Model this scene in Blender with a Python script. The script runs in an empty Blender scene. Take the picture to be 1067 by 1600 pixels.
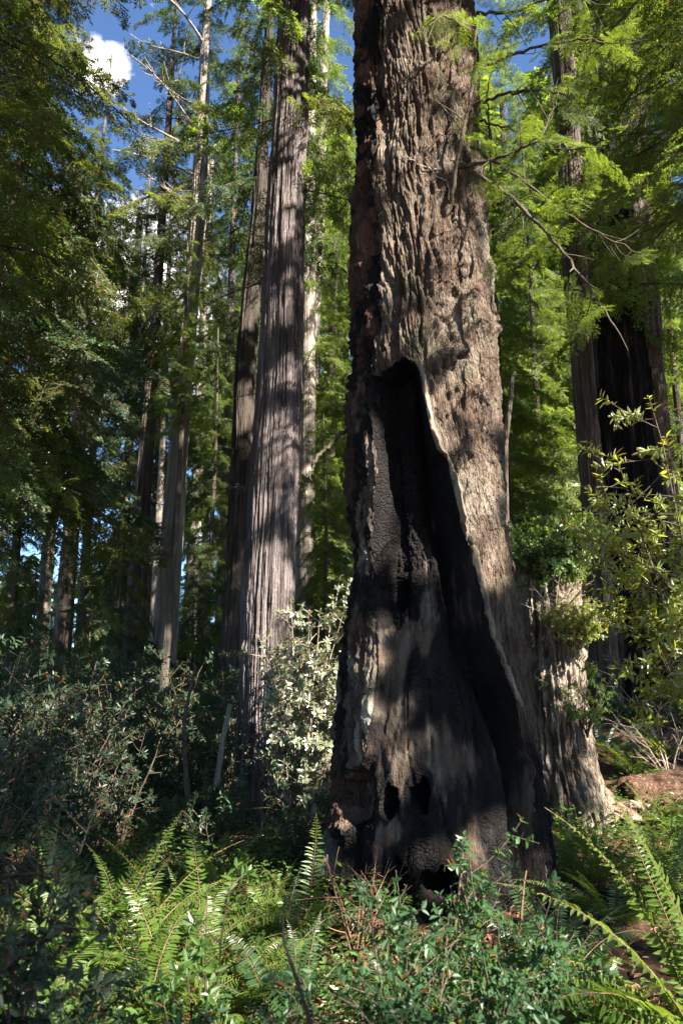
import bpy, math, random
import numpy as np
from mathutils import Vector, Matrix, Euler

SC = bpy.context.scene
COL = SC.collection
R = math.radians

# ------------------------------------------------------------------ camera
CAM_Z, PITCH, FPX = 1.6, R(13.5), 1150.0          # focal length in pixels of a 1600 px tall frame
cam_d = bpy.data.cameras.new('camera')
cam_d.sensor_fit = 'VERTICAL'; cam_d.sensor_height = 36.0; cam_d.sensor_width = 24.0
cam_d.lens = FPX / 1600 * 36.0
cam_d.clip_start = 0.05; cam_d.clip_end = 1000
cam_d.dof.use_dof = True; cam_d.dof.focus_distance = 6.6; cam_d.dof.aperture_fstop = 4.0
cam = bpy.data.objects.new('camera', cam_d); COL.objects.link(cam)
cam.location = (0, 0, CAM_Z); cam.rotation_euler = (R(90) + PITCH, 0, 0)
SC.camera = cam

# ------------------------------------------------------------------ sun, sky, exposure
SUN = np.array([0.57, -0.56, 0.58]); SUN /= np.linalg.norm(SUN)
sun_d = bpy.data.lights.new('sun', 'SUN'); sun_d.energy = 5.0; sun_d.angle = R(0.5); sun_d.color = (1.0, 0.93, 0.82)
sun = bpy.data.objects.new('sun', sun_d); COL.objects.link(sun)
sun.rotation_euler = Vector(-SUN).to_track_quat('-Z', 'Y').to_euler()
sun.location = Vector(SUN) * 60
W = bpy.data.worlds.new('World'); SC.world = W; W.use_nodes = True
SC.view_settings.view_transform = 'Standard'; SC.view_settings.look = 'None'
SC.view_settings.exposure = 2.5; SC.view_settings.gamma = 1.0; SC.view_settings.use_curve_mapping = False
SC.cycles.max_bounces = 6; SC.cycles.diffuse_bounces = 3; SC.cycles.glossy_bounces = 2
SC.cycles.transmission_bounces = 3; SC.cycles.transparent_max_bounces = 4
SC.cycles.use_adaptive_sampling = True; SC.cycles.adaptive_threshold = 0.02
SC.cycles.sample_clamp_indirect = 4.0

CP, SP = math.cos(PITCH), math.sin(PITCH)
def ray(px, py):
    a, b = (px - 533.5) / FPX, (800 - py) / FPX
    return np.array([a, CP - b * SP, SP + b * CP])
def at(px, py, Y):
    d = ray(px, py)
    return np.array([0, 0, CAM_Z]) + d * (Y / d[1])
def project(P):
    P = np.asarray(P, float); y = P[..., 1]; z = P[..., 2] - CAM_Z
    dep = y * CP + z * SP
    dep_s = np.where(np.abs(dep) < 1e-3, 1e-3, dep)
    return 533.5 + FPX * P[..., 0] / dep_s, 800 - FPX * (z * CP - y * SP) / dep_s, dep

def sky_nodes():
    nt = W.node_tree; N = nt.nodes; L = nt.links; N.clear()
    out = N.new('ShaderNodeOutputWorld'); bg = N.new('ShaderNodeBackground'); bg.inputs['Strength'].default_value = 0.055
    sk = N.new('ShaderNodeTexSky'); sk.sky_type = 'NISHITA'; sk.sun_disc = False
    sk.sun_elevation = math.asin(SUN[2]); sk.sun_rotation = math.atan2(SUN[0], SUN[1])
    sk.air_density = 1.0; sk.dust_density = 0.0; sk.ozone_density = 6.0; sk.altitude = 1200
    tc = N.new('ShaderNodeTexCoord')
    nz = N.new('ShaderNodeTexNoise'); nz.inputs['Scale'].default_value = 9.0; nz.inputs['Detail'].default_value = 8; nz.inputs['Roughness'].default_value = .62; n3 = N.new('ShaderNodeMath'); n3.operation = 'MULTIPLY'; n3.inputs[1].default_value = 2.2
    L.new(tc.outputs['Generated'], nz.inputs['Vector'])
    acc = None
    for px, py, rad in ((154, 105, 0.034), (185, 470, 0.13), (80, 700, .06)):
        d = ray(px, py); d = d / np.linalg.norm(d)
        dp = N.new('ShaderNodeVectorMath'); dp.operation = 'DISTANCE'; dp.inputs[1].default_value = d
        L.new(tc.outputs['Generated'], dp.inputs[0])
        mr = N.new('ShaderNodeMapRange'); mr.inputs['From Min'].default_value = rad * 1.6; mr.inputs['From Max'].default_value = 0
        L.new(dp.outputs['Value'], mr.inputs['Value'])
        if acc is None: acc = mr.outputs[0]
        else:
            mx = N.new('ShaderNodeMath'); mx.operation = 'MAXIMUM'; L.new(acc, mx.inputs[0]); L.new(mr.outputs[0], mx.inputs[1]); acc = mx.outputs[0]
    ad = N.new('ShaderNodeMath'); ad.operation = 'ADD'; L.new(acc, ad.inputs[0]); L.new(nz.outputs['Fac'], n3.inputs[0]); L.new(n3.outputs[0], ad.inputs[1])
    m2 = N.new('ShaderNodeMapRange'); m2.inputs['From Min'].default_value = 1.40; m2.inputs['From Max'].default_value = 1.95
    L.new(ad.outputs[0], m2.inputs['Value'])
    mix = N.new('ShaderNodeMix'); mix.data_type = 'RGBA'
    mix.inputs['B'].default_value = (15.0, 14.2, 12.6, 1)
    L.new(m2.outputs[0], mix.inputs['Factor']); L.new(sk.outputs[0], mix.inputs['A'])
    L.new(mix.outputs['Result'], bg.inputs['Color']); L.new(bg.outputs[0], out.inputs[0])
sky_nodes()

# ------------------------------------------------------------------ noise
def _hash(ix, iy, iz, seed):
    h = (ix.astype(np.uint32) * np.uint32(374761393) + iy.astype(np.uint32) * np.uint32(668265263)
         + iz.astype(np.uint32) * np.uint32(2147483647) + np.uint32((seed * 974634777) & 0xffffffff))
    h = (h ^ (h >> np.uint32(13))) * np.uint32(1274126177)
    h = h ^ (h >> np.uint32(16))
    return h.astype(np.float64) / 2147483647.5 - 1.0
def vn(x, y, z, seed=0):
    with np.errstate(over='ignore'):
        fx, fy, fz = np.floor(x), np.floor(y), np.floor(z)
        ix, iy, iz = fx.astype(np.int64), fy.astype(np.int64), fz.astype(np.int64)
        u, v, w = x - fx, y - fy, z - fz
        u = u * u * (3 - 2 * u); v = v * v * (3 - 2 * v); w = w * w * (3 - 2 * w)
        r = 0
        for dx in (0, 1):
            for dy in (0, 1):
                for dz in (0, 1):
                    r = r + _hash(ix + dx, iy + dy, iz + dz, seed) * (u if dx else 1 - u) * (v if dy else 1 - v) * (w if dz else 1 - w)
    return r
def fbm(x, y, z, octv=4, seed=0, gain=0.5):
    a, s, r = 1.0, 1.0, 0
    for o in range(octv):
        r = r + a * vn(x * s + 17.3 * o, y * s + 5.1 * o, z * s + 3.7 * o, seed + o); a *= gain; s *= 2.03
    return r
def sst(a, b, x):
    t = np.clip((x - a) / (b - a), 0, 1); return t * t * (3 - 2 * t)

def ground(x, y):
    x = np.asarray(x, float); y = np.asarray(y, float)
    g = 0.10 * fbm(x * .45, y * .45, 0 * x, 3, 71) + 0.04 * fbm(x * 1.9, y * 1.9, 0 * x, 2, 72)
    g = g + np.clip(y - 9.3, 0, 8) * 0.26 * sst(1.5, 5.0, x) * (1 - 0.0 * x)
    g = g + np.clip(y - 14, 0, 60) * 0.03 - 0.22 * sst(7.5, 11, y) * sst(1.5, -1.0, x)
    return g
def gz(x, y): return float(ground(np.array([x]), np.array([y]))[0])

# ------------------------------------------------------------------ mesh helpers
def mesh_np(name, V, F, mats, smooth=True, attrs=None, midx=None):
    V = np.asarray(V, np.float32); F = np.asarray(F, np.int32); n, k = F.shape
    me = bpy.data.meshes.new(name)
    me.vertices.add(len(V)); me.vertices.foreach_set('co', V.ravel())
    me.loops.add(n * k); me.loops.foreach_set('vertex_index', F.ravel())
    me.polygons.add(n); me.polygons.foreach_set('loop_start', np.arange(0, n * k, k, dtype=np.int32))
    me.polygons.foreach_set('loop_total', np.full(n, k, np.int32))
    if midx is not None: me.polygons.foreach_set('material_index', np.asarray(midx, np.int32))
    me.polygons.foreach_set('use_smooth', np.full(n, smooth, bool))
    for a, vals in (attrs or {}).items():
        at_ = me.attributes.new(a, 'FLOAT', 'POINT'); at_.data.foreach_set('value', np.asarray(vals, np.float32))
    me.update(calc_edges=True)
    for m in (mats if isinstance(mats, (list, tuple)) else [mats]): me.materials.append(m)
    return me
def obj(name, me, parent=None, loc=(0, 0, 0), rot=(0, 0, 0), sc=(1, 1, 1)):
    o = bpy.data.objects.new(name, me); COL.objects.link(o)
    o.location = loc; o.rotation_euler = rot; o.scale = sc
    if parent is not None: o.parent = parent
    return o
def tag(o, label, cat=None, group=None, kind=None):
    if label: o['label'] = label
    if cat: o['category'] = cat
    if group: o['group'] = group
    if kind: o['kind'] = kind
    return o
def thing(name, label, cat, loc, group=None):
    o = bpy.data.objects.new(name, None); COL.objects.link(o); o.location = loc; o.empty_display_size = .2
    return tag(o, label, cat, group)
def copy_tree(o, loc, rz=0.0, sc=1.0, label=None):
    c = o.copy(); COL.objects.link(c); c.location = loc; c.rotation_euler = (0, 0, rz); c.scale = (sc, sc, sc)
    if label: c['label'] = label
    for ch in o.children:
        d = ch.copy(); COL.objects.link(d); d.parent = c
        for g in ch.children:
            e = g.copy(); COL.objects.link(e); e.parent = d
    return c

def norm(a): return a / (np.linalg.norm(a, axis=-1, keepdims=True) + 1e-9)
def tube(pts, rad, sides=6):
    pts = np.asarray(pts, float); rad = np.asarray(rad, float); n = len(pts)
    T = norm(np.gradient(pts, axis=0)); up = np.array([0, 0, 1.0]) if abs(T[0, 2]) < .9 else np.array([1.0, 0, 0])
    A = norm(np.cross(T, up)); B = np.cross(T, A)
    th = np.linspace(0, 2 * np.pi, sides, endpoint=False)
    V = (pts[:, None] + (np.cos(th)[None, :, None] * A[:, None] + np.sin(th)[None, :, None] * B[:, None]) * rad[:, None, None]).reshape(-1, 3)
    i = np.arange(n - 1)[:, None] * sides; j = np.arange(sides)[None]; jn = (j + 1) % sides
    F = np.stack([i + j, i + jn, i + sides + jn, i + sides + j], -1).reshape(-1, 4)
    return V, F
class Acc:
    def __init__(s): s.V = []; s.F = []; s.n = 0
    def add(s, V, F):
        if len(V) == 0: return
        s.V.append(V); s.F.append(np.asarray(F) + s.n); s.n += len(V)
    def tube(s, pts, rad, sides=5): s.add(*tube(pts, rad, sides))
    def get(s): return np.concatenate(s.V), np.concatenate(s.F)
    def mesh(s, name, mat, smooth=True): return mesh_np(name, *s.get(), mat, smooth)

def leaves(P, D, N, L, Wd, fold=0.12, droop=0.12):
    """folded six-vertex leaves, four triangles each"""
    P = np.asarray(P, float); D = norm(np.asarray(D, float)); N = np.asarray(N, float)
    S = norm(np.cross(D, N)); N = np.cross(S, D)
    L = np.broadcast_to(np.asarray(L, float), (len(P),))[:, None]; Wd = np.broadcast_to(np.asarray(Wd, float), (len(P),))[:, None]
    b = P; t = P + D * L - N * droop * L
    m1 = P + D * L * .34; m2 = P + D * L * .70 - N * droop * .4 * L
    l1 = m1 - S * Wd * .48 + N * fold * Wd; r1 = m1 + S * Wd * .48 + N * fold * Wd
    l2 = m2 - S * Wd * .38 + N * fold * Wd * .8; r2 = m2 + S * Wd * .38 + N * fold * Wd * .8
    V = np.stack([b, r1, r2, t, l2, l1], 1).reshape(-1, 3)
    k = np.arange(len(P))[:, None] * 6
    F = np.concatenate([k + np.array([[0, 1, 2, 3]]), k + np.array([[0, 3, 4, 5]])])
    return V, F
def needles(P, D, N, L, Wd):
    D = norm(D); S = norm(np.cross(D, N))
    L = np.broadcast_to(np.asarray(L, float), (len(P),))[:, None]; Wd = np.broadcast_to(np.asarray(Wd, float), (len(P),))[:, None]
    V = np.stack([P - S * Wd * .25, P + D * L * .45 - S * Wd * .5, P + D * L, P + D * L * .45 + S * Wd * .5], 1).reshape(-1, 3)
    F = np.arange(len(P))[:, None] * 4 + np.array([[0, 1, 2, 3]])
    return V, F
def rot_about(v, axis, ang):
    return Vector(v).copy() if False else np.array(Matrix.Rotation(ang, 3, Vector(axis)) @ Vector(v))

# ------------------------------------------------------------------ materials
def new_mat(name):
    m = bpy.data.materials.new(name); m.use_nodes = True; nt = m.node_tree; nt.nodes.clear()
    return m, nt.nodes, nt.links
def ramp(N, L, fac, stops):
    r = N.new('ShaderNodeValToRGB'); e = r.color_ramp.elements
    while len(e) < len(stops): e.new(.5)
    for i, (p, c) in enumerate(stops): e[i].position = p; e[i].color = (*c, 1)
    L.new(fac, r.inputs[0]); return r.outputs[0]
def noise(N, L, scale, detail=4, vscale=(1, 1, 1), rough=.55, coord='Object'):
    tc = N.new('ShaderNodeTexCoord'); mp = N.new('ShaderNodeMapping'); mp.inputs['Scale'].default_value = vscale
    nz = N.new('ShaderNodeTexNoise'); nz.inputs['Scale'].default_value = scale; nz.inputs['Detail'].default_value = detail
    nz.inputs['Roughness'].default_value = rough
    L.new(tc.outputs[coord], mp.inputs[0]); L.new(mp.outputs[0], nz.inputs['Vector']); return nz.outputs['Fac']
def mixc(N, L, fac, a, b):
    m = N.new('ShaderNodeMix'); m.data_type = 'RGBA'
    for key, v in (('Factor', fac), ('A', a), ('B', b)):
        if isinstance(v, tuple): m.inputs[key].default_value = (*v, 1)
        elif isinstance(v, (int, float)): m.inputs[key].default_value = v
        else: L.new(v, m.inputs[key])
    return m.outputs['Result']
def ridged(N, L, scale, vscale=(1, 1, 1), detail=5, warp=.15):
    tc = N.new('ShaderNodeTexCoord'); wz = N.new('ShaderNodeTexNoise'); wz.inputs['Scale'].default_value = 3; wz.inputs['Detail'].default_value = 3
    L.new(tc.outputs['Object'], wz.inputs['Vector'])
    mx = N.new('ShaderNodeMix'); mx.data_type = 'VECTOR'; mx.inputs['Factor'].default_value = warp
    L.new(tc.outputs['Object'], mx.inputs['A']); L.new(wz.outputs['Color'], mx.inputs['B'])
    mp = N.new('ShaderNodeMapping'); mp.inputs['Scale'].default_value = vscale; L.new(mx.outputs['Result'], mp.inputs[0])
    nz = N.new('ShaderNodeTexNoise'); nz.inputs['Scale'].default_value = scale; nz.inputs['Detail'].default_value = 3; nz.inputs['Roughness'].default_value = .6
    L.new(mp.outputs[0], nz.inputs['Vector'])
    a = N.new('ShaderNodeMath'); a.operation = 'SUBTRACT'; a.inputs[1].default_value = .5; L.new(nz.outputs['Fac'], a.inputs[0])
    b = N.new('ShaderNodeMath'); b.operation = 'ABSOLUTE'; L.new(a.outputs[0], b.inputs[0])
    return mapr(N, L, b.outputs[0], 0, .09)
def addm(N, L, a, b, k=1.0):
    m = N.new('ShaderNodeMath'); m.operation = 'MULTIPLY_ADD'; m.inputs[1].default_value = k; L.new(b, m.inputs[0]); L.new(a, m.inputs[2]); return m.outputs[0]
def mapr(N, L, v, a, b, c=0.0, d=1.0):
    m = N.new('ShaderNodeMapRange'); m.interpolation_type = 'SMOOTHSTEP'
    for k, x in zip(('From Min', 'From Max', 'To Min', 'To Max'), (a, b, c, d)): m.inputs[k].default_value = x
    L.new(v, m.inputs['Value']); return m.outputs[0]
def attr(N, name):
    a = N.new('ShaderNodeAttribute'); a.attribute_name = name; return a.outputs['Fac']
def finish(N, L, col, rough=.85, bump=None, bstr=.5, bdist=.02, spec=.3):
    o = N.new('ShaderNodeOutputMaterial'); p = N.new('ShaderNodeBsdfPrincipled')
    L.new(col, p.inputs['Base Color'])
    if isinstance(rough, float): p.inputs['Roughness'].default_value = rough
    else: L.new(rough, p.inputs['Roughness'])
    p.inputs['Specular IOR Level'].default_value = spec
    if bump is not None:
        b = N.new('ShaderNodeBump'); b.inputs['Strength'].default_value = bstr; b.inputs['Distance'].default_value = bdist
        L.new(bump, b.inputs['Height']); L.new(b.outputs[0], p.inputs['Normal'])
    L.new(p.outputs[0], o.inputs[0])

def bark_mat(name, c0, c1, c2, streak=9.0, zs=.12, bstr=.6, moss=0.25):
    m, N, L = new_mat(name)
    f = noise(N, L, streak, 6, (1, 1, zs), .65)
    col = ramp(N, L, f, [(.30, c0), (.50, c1), (.72, c2)])
    big = noise(N, L, .9, 3)
    col = mixc(N, L, mapr(N, L, big, .50, .70, 0, moss), col, (.075, .085, .045))
    fine = addm(N, L, noise(N, L, 60, 3, (1, 1, .25)), ridged(N, L, streak * 2.0, (1, 1, zs * .8), warp=.04), .9)
    finish(N, L, col, .9, fine, min(1, bstr * 1.4), .022, .15)
    return m
M = {}
M['bark_deep'] = bark_mat('deep_shade_bark', (.022, .017, .014), (.055, .043, .036), (.10, .082, .068), 9, .06, .6, .25)  # shade on the half-hidden trunk is put into this bark colour
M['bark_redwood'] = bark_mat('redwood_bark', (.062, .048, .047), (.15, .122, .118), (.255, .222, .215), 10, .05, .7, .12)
M['bark_dark'] = bark_mat('shaded_bark', (.045, .035, .028), (.10, .078, .062), (.17, .14, .115), 9, .06, .6, .35)  # plain darker bark colour
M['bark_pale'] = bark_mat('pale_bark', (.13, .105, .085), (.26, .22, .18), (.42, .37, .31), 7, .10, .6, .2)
M['twig'] = bark_mat('twig_bark', (.04, .03, .022), (.075, .056, .04), (.14, .115, .085), 14, .4, .2, .3)
M['dead_twig'] = bark_mat('dead_twig', (.16, .12, .09), (.27, .21, .16), (.40, .34, .28), 12, .3, .2, .05)
M['rust_twig'] = bark_mat('rust_twig', (.07, .036, .022), (.14, .08, .05), (.21, .135, .09), 12, .3, .2, .0)

def gnarled_mat():
    m, N, L = new_mat('gnarled_bark')
    f = noise(N, L, 9, 9, (1, 1, .30), .78)
    col = ramp(N, L, f, [(.30, (.032, .022, .016)), (.44, (.082, .055, .039)), (.58, (.158, .116, .084)), (.72, (.30, .248, .19))])
    col = mixc(N, L, mapr(N, L, noise(N, L, 1.7, 6, (1, 1, .6), .65), .50, .62, 0, .42), col, (.33, .285, .225))
    col = mixc(N, L, mapr(N, L, noise(N, L, 4.5, 6, (1, 1, .5), .7), .54, .64, 0, .6), col, (.05, .036, .028))
    red = noise(N, L, 2.6, 5, (1, 1, .5))
    col = mixc(N, L, mapr(N, L, red, .52, .68, 0, .40), col, (.105, .058, .04))
    moss = noise(N, L, 3.4, 6)
    col = mixc(N, L, mapr(N, L, moss, .55, .68, 0, .45), col, (.155, .165, .095))
    ch = noise(N, L, 7, 5, (1, 1, .6))
    burnt = N.new('ShaderNodeMath'); burnt.operation = 'MULTIPLY_ADD'; burnt.inputs[1].default_value = .55; L.new(ch, burnt.inputs[0]); L.new(attr(N, 'char'), burnt.inputs[2])
    k = mapr(N, L, burnt.outputs[0], .58, .72)
    col = mixc(N, L, k, col, (.017, .013, .011))
    rr = mixc(N, L, mapr(N, L, attr(N, 'rust'), .2, .8, 0, .8), col, (.17, .085, .055))
    col = mixc(N, L, mapr(N, L, attr(N, 'pale'), .25, .8, 0, .85), rr, (.42, .37, .29))
    fine = addm(N, L, noise(N, L, 38, 6, (1, 1, .35), .75), ridged(N, L, 13, (1, 1, .16), warp=.05), .8)
    fine = addm(N, L, fine, ridged(N, L, 28, (1, 1, .20), warp=.03), .5)
    finish(N, L, col, .88, fine, 1.0, .030, .2)
    return m
M['gnarled'] = gnarled_mat()
def char_mat():
    m, N, L = new_mat('charred_wood')
    tc = N.new('ShaderNodeTexCoord'); mp = N.new('ShaderNodeMapping'); mp.inputs['Scale'].default_value = (15, 15, 27)
    wz = N.new('ShaderNodeTexNoise'); wz.inputs['Scale'].default_value = 5; L.new(tc.outputs['Object'], wz.inputs['Vector'])
    mx = N.new('ShaderNodeMix'); mx.data_type = 'VECTOR'; mx.inputs['Factor'].default_value = .16
    L.new(tc.outputs['Object'], mx.inputs['A']); L.new(wz.outputs['Color'], mx.inputs['B'])
    L.new(mx.outputs['Result'], mp.inputs[0])
    vo = N.new('ShaderNodeTexVoronoi'); vo.feature = 'DISTANCE_TO_EDGE'; vo.inputs['Scale'].default_value = 1.3
    L.new(mp.outputs[0], vo.inputs['Vector'])
    crack = mapr(N, L, vo.outputs[0], 0, .16)
    f = noise(N, L, 6, 7, (1, 1, .35), .7)
    col = ramp(N, L, f, [(.35, (.006, .005, .005)), (.62, (.016, .013, .012)), (.8, (.034, .028, .025))])
    # weathered, bleached lower wood
    w = noise(N, L, 7, 9, (1, 1, .22), .75)
    wood = ramp(N, L, noise(N, L, 9, 6, (1, 1, .25), .7), [(.34, (.018, .014, .011)), (.48, (.075, .058, .044)), (.60, (.17, .142, .112)), (.74, (.34, .30, .25))])
    wood = mixc(N, L, mapr(N, L, noise(N, L, 3, 4), .55, .66, 0, .5), wood, (.17, .075, .045))
    s = N.new('ShaderNodeMath'); s.operation = 'MULTIPLY_ADD'; s.inputs[1].default_value = 1.1; L.new(w, s.inputs[0]); L.new(attr(N, 'pale'), s.inputs[2])
    blot = noise(N, L, 2.6, 7, (1, 1, .6), .68)
    sm = addm(N, L, s.outputs[0], blot, 1.0)
    k = mapr(N, L, sm, 1.24, 1.66)
    wood = mixc(N, L, mapr(N, L, noise(N, L, 2.2, 5, (1, 1, .5)), .46, .62, 0, .7), wood, (.13, .088, .06))
    col = mixc(N, L, k, col, wood)
    fine = noise(N, L, 45, 4, (1, 1, .6), .7)
    inv = N.new('ShaderNodeMath'); inv.operation = 'SUBTRACT'; inv.inputs[0].default_value = 1.0; L.new(k, inv.inputs[1])
    cw = N.new('ShaderNodeMath'); cw.operation = 'MULTIPLY'; L.new(crack, cw.inputs[0]); iz = N.new('ShaderNodeMath'); iz.operation = 'MULTIPLY'; L.new(inv.outputs[0], iz.inputs[0]); L.new(mapr(N, L, attr(N, 'pale'), .12, -.30), iz.inputs[1]); L.new(iz.outputs[0], cw.inputs[1])
    h = N.new('ShaderNodeMath'); h.operation = 'MULTIPLY_ADD'; h.inputs[1].default_value = 1.2; L.new(fine, h.inputs[0]); L.new(cw.outputs[0], h.inputs[2])
    hh = addm(N, L, h.outputs[0], noise(N, L, 11, 5, (1, 1, .5), .7), 1.5); hh = addm(N, L, hh, noise(N, L, 22, 6, (1, 1, .10), .7), 1.3)
    finish(N, L, col, .72, hh, .95, .022, .14)
    return m
M['char'] = char_mat()
def lip_mat():
    m, N, L = new_mat('callus_wood')
    f = noise(N, L, 8, 6, (1, 1, .3), .65)
    col = ramp(N, L, f, [(.3, (.07, .05, .034)), (.5, (.17, .132, .092)), (.7, (.30, .25, .18))])
    finish(N, L, col, .8, noise(N, L, 40, 4, (1, 1, .3)), .6, .01, .25)
    return m
M['lip'] = lip_mat()

def leaf_mat(name, c0, c1, tr, gloss=.12, grough=.38, tmix=.42, brown=0.0):
    m, N, L = new_mat(name)
    g = N.new('ShaderNodeNewGeometry'); oi = N.new('ShaderNodeObjectInfo')
    a = N.new('ShaderNodeMath'); a.operation = 'MULTIPLY_ADD'; a.inputs[1].default_value = .45
    L.new(oi.outputs['Random'], a.inputs[0])
    b = N.new('ShaderNodeMath'); b.operation = 'MULTIPLY'; b.inputs[1].default_value = .55; L.new(g.outputs['Random Per Island'], b.inputs[0]); L.new(b.outputs[0], a.inputs[2])
    col = mixc(N, L, a.outputs[0], c0, c1)
    trc = mixc(N, L, a.outputs[0], tuple(x * .75 for x in tr), tr)
    if brown > 0:
        hit = N.new('ShaderNodeMath'); hit.operation = 'GREATER_THAN'; hit.inputs[1].default_value = 1 - brown; L.new(g.outputs['Random Per Island'], hit.inputs[0])
        col = mixc(N, L, hit.outputs[0], col, (.17, .075, .03)); trc = mixc(N, L, hit.outputs[0], trc, (.22, .09, .02))
    d = N.new('ShaderNodeBsdfDiffuse'); t = N.new('ShaderNodeBsdfTranslucent'); gl = N.new('ShaderNodeBsdfGlossy')
    gl.inputs['Roughness'].default_value = grough; gl.inputs['Color'].default_value = (1, 1, 1, 1)
    L.new(col, d.inputs[0]); L.new(trc, t.inputs[0])
    m1 = N.new('ShaderNodeMixShader'); m1.inputs[0].default_value = tmix; L.new(d.outputs[0], m1.inputs[1]); L.new(t.outputs[0], m1.inputs[2])
    m2 = N.new('ShaderNodeMixShader'); dt = N.new('ShaderNodeVectorMath'); dt.operation = 'DOT_PRODUCT'; L.new(g.outputs['Normal'], dt.inputs[0]); L.new(g.outputs['Incoming'], dt.inputs[1])
    ab = N.new('ShaderNodeMath'); ab.operation = 'ABSOLUTE'; L.new(dt.outputs['Value'], ab.inputs[0])
    mf = N.new('ShaderNodeMapRange'); L.new(ab.outputs[0], mf.inputs['Value'])
    for kk, vv in (('From Min', .05), ('From Max', .6), ('To Min', gloss * 1.6), ('To Max', gloss * .45)): mf.inputs[kk].default_value = vv
    L.new(mf.outputs[0], m2.inputs[0])
    L.new(m1.outputs[0], m2.inputs[1]); L.new(gl.outputs[0], m2.inputs[2])
    o = N.new('ShaderNodeOutputMaterial'); L.new(m2.outputs[0], o.inputs[0])
    return m
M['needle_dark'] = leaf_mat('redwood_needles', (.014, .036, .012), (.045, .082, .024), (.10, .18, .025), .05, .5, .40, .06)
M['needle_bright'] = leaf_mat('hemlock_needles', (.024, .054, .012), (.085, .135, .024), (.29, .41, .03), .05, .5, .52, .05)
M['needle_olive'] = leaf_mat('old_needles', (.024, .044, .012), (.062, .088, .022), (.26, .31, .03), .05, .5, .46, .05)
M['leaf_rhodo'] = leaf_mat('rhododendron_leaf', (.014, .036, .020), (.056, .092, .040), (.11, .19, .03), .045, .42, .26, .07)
M['leaf_pale'] = leaf_mat('silvery_rhododendron_leaf', (.10, .12, .065), (.24, .25, .15), (.24, .28, .07), .20, .32, .28, .04)  # sun on the bush is put into this paler leaf colour
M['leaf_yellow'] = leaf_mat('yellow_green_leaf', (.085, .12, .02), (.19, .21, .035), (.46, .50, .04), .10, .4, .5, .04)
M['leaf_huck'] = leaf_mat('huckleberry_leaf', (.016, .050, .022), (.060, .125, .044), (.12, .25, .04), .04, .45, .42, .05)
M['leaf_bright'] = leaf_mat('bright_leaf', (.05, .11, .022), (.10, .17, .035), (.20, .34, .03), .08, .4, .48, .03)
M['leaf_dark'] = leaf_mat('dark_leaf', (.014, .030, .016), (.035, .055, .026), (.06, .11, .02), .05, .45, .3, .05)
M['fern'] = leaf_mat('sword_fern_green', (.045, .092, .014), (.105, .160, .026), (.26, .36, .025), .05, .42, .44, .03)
M['fern_dark'] = leaf_mat('shaded_fern_green', (.022, .058, .022), (.048, .092, .030), (.10, .20, .03), .08, .42, .4, .02)  # darker copy of the fern green, shade put into its colour
M['fern_dead'] = leaf_mat('dead_fern_rust', (.11, .045, .018), (.22, .10, .04), (.20, .08, .02), .04, .5, .25)
M['dead_leaf'] = leaf_mat('dead_leaf_brown', (.16, .085, .05), (.34, .22, .14), (.2, .1, .04), .05, .5, .2)

# ------------------------------------------------------------------ ground
def build_ground():
    g = np.linspace(-1, 1, 260); s = np.sign(g) * np.abs(g) ** 2.6
    xs = s * 160; ys = 6 + s * 160
    X, Y = np.meshgrid(xs, ys); Z = ground(X.ravel(), Y.ravel()) + .02 * fbm(X.ravel() * 5, Y.ravel() * 5, 0 * X.ravel(), 3, 5)
    V = np.stack([X.ravel(), Y.ravel(), Z], 1); n = 260
    i = np.arange(n - 1)[:, None] * n + np.arange(n - 1)[None]
    F = np.stack([i, i + 1, i + n + 1, i + n], -1).reshape(-1, 4)
    m, N, L = new_mat('forest_duff')
    f = noise(N, L, 14, 8, rough=.7)
    col = ramp(N, L, f, [(.3, (.035, .020, .013)), (.5, (.10, .052, .032)), (.68, (.20, .115, .075)), (.82, (.30, .21, .15))])
    col = mixc(N, L, mapr(N, L, noise(N, L, .7, 4), .5, .62, 0, .6), col, (.03, .035, .015))
    finish(N, L, col, .95, noise(N, L, 50, 5, rough=.75), 1.0, .03, .1)
    o = obj('ground', mesh_np('ground', V, F, m)); o['kind'] = 'structure'; o['label'] = 'forest floor of red brown needle duff sloping up behind'
build_ground()

# ------------------------------------------------------------------ trunks
def col_angles(n, frac=.78, spread=R(200)):
    nf = int(n * frac); nb = n - nf
    a = np.linspace(-spread / 2, spread / 2, nf)
    b = np.linspace(spread / 2, 2 * np.pi - spread / 2, nb + 2)[1:-1]
    return np.concatenate([a, b])
def trunk_grid(zs, cx, cy, Rr, ncol, face=-math.pi / 2):
    th = face + col_angles(ncol)
    T, Z = np.meshgrid(th, zs); RR = Rr[:, None] + 0 * T
    return T, Z, RR, cx[:, None] + 0 * T, cy[:, None] + 0 * T
def grid_faces(nr, nc):
    i = np.arange(nr - 1)[:, None] * nc; j = np.arange(nc)[None]; jn = (j + 1) % nc
    return np.stack([i + j, i + jn, i + nc + jn, i + nc + j], -1).reshape(-1, 4)
def sub_mesh(name, V, F, keep, mat, attrs=None):
    F = F[keep]; u, inv = np.unique(F.ravel(), return_inverse=True)
    return mesh_np(name, V[u], inv.reshape(-1, 4), mat, True, {k: a[u] for k, a in (attrs or {}).items()})

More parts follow.
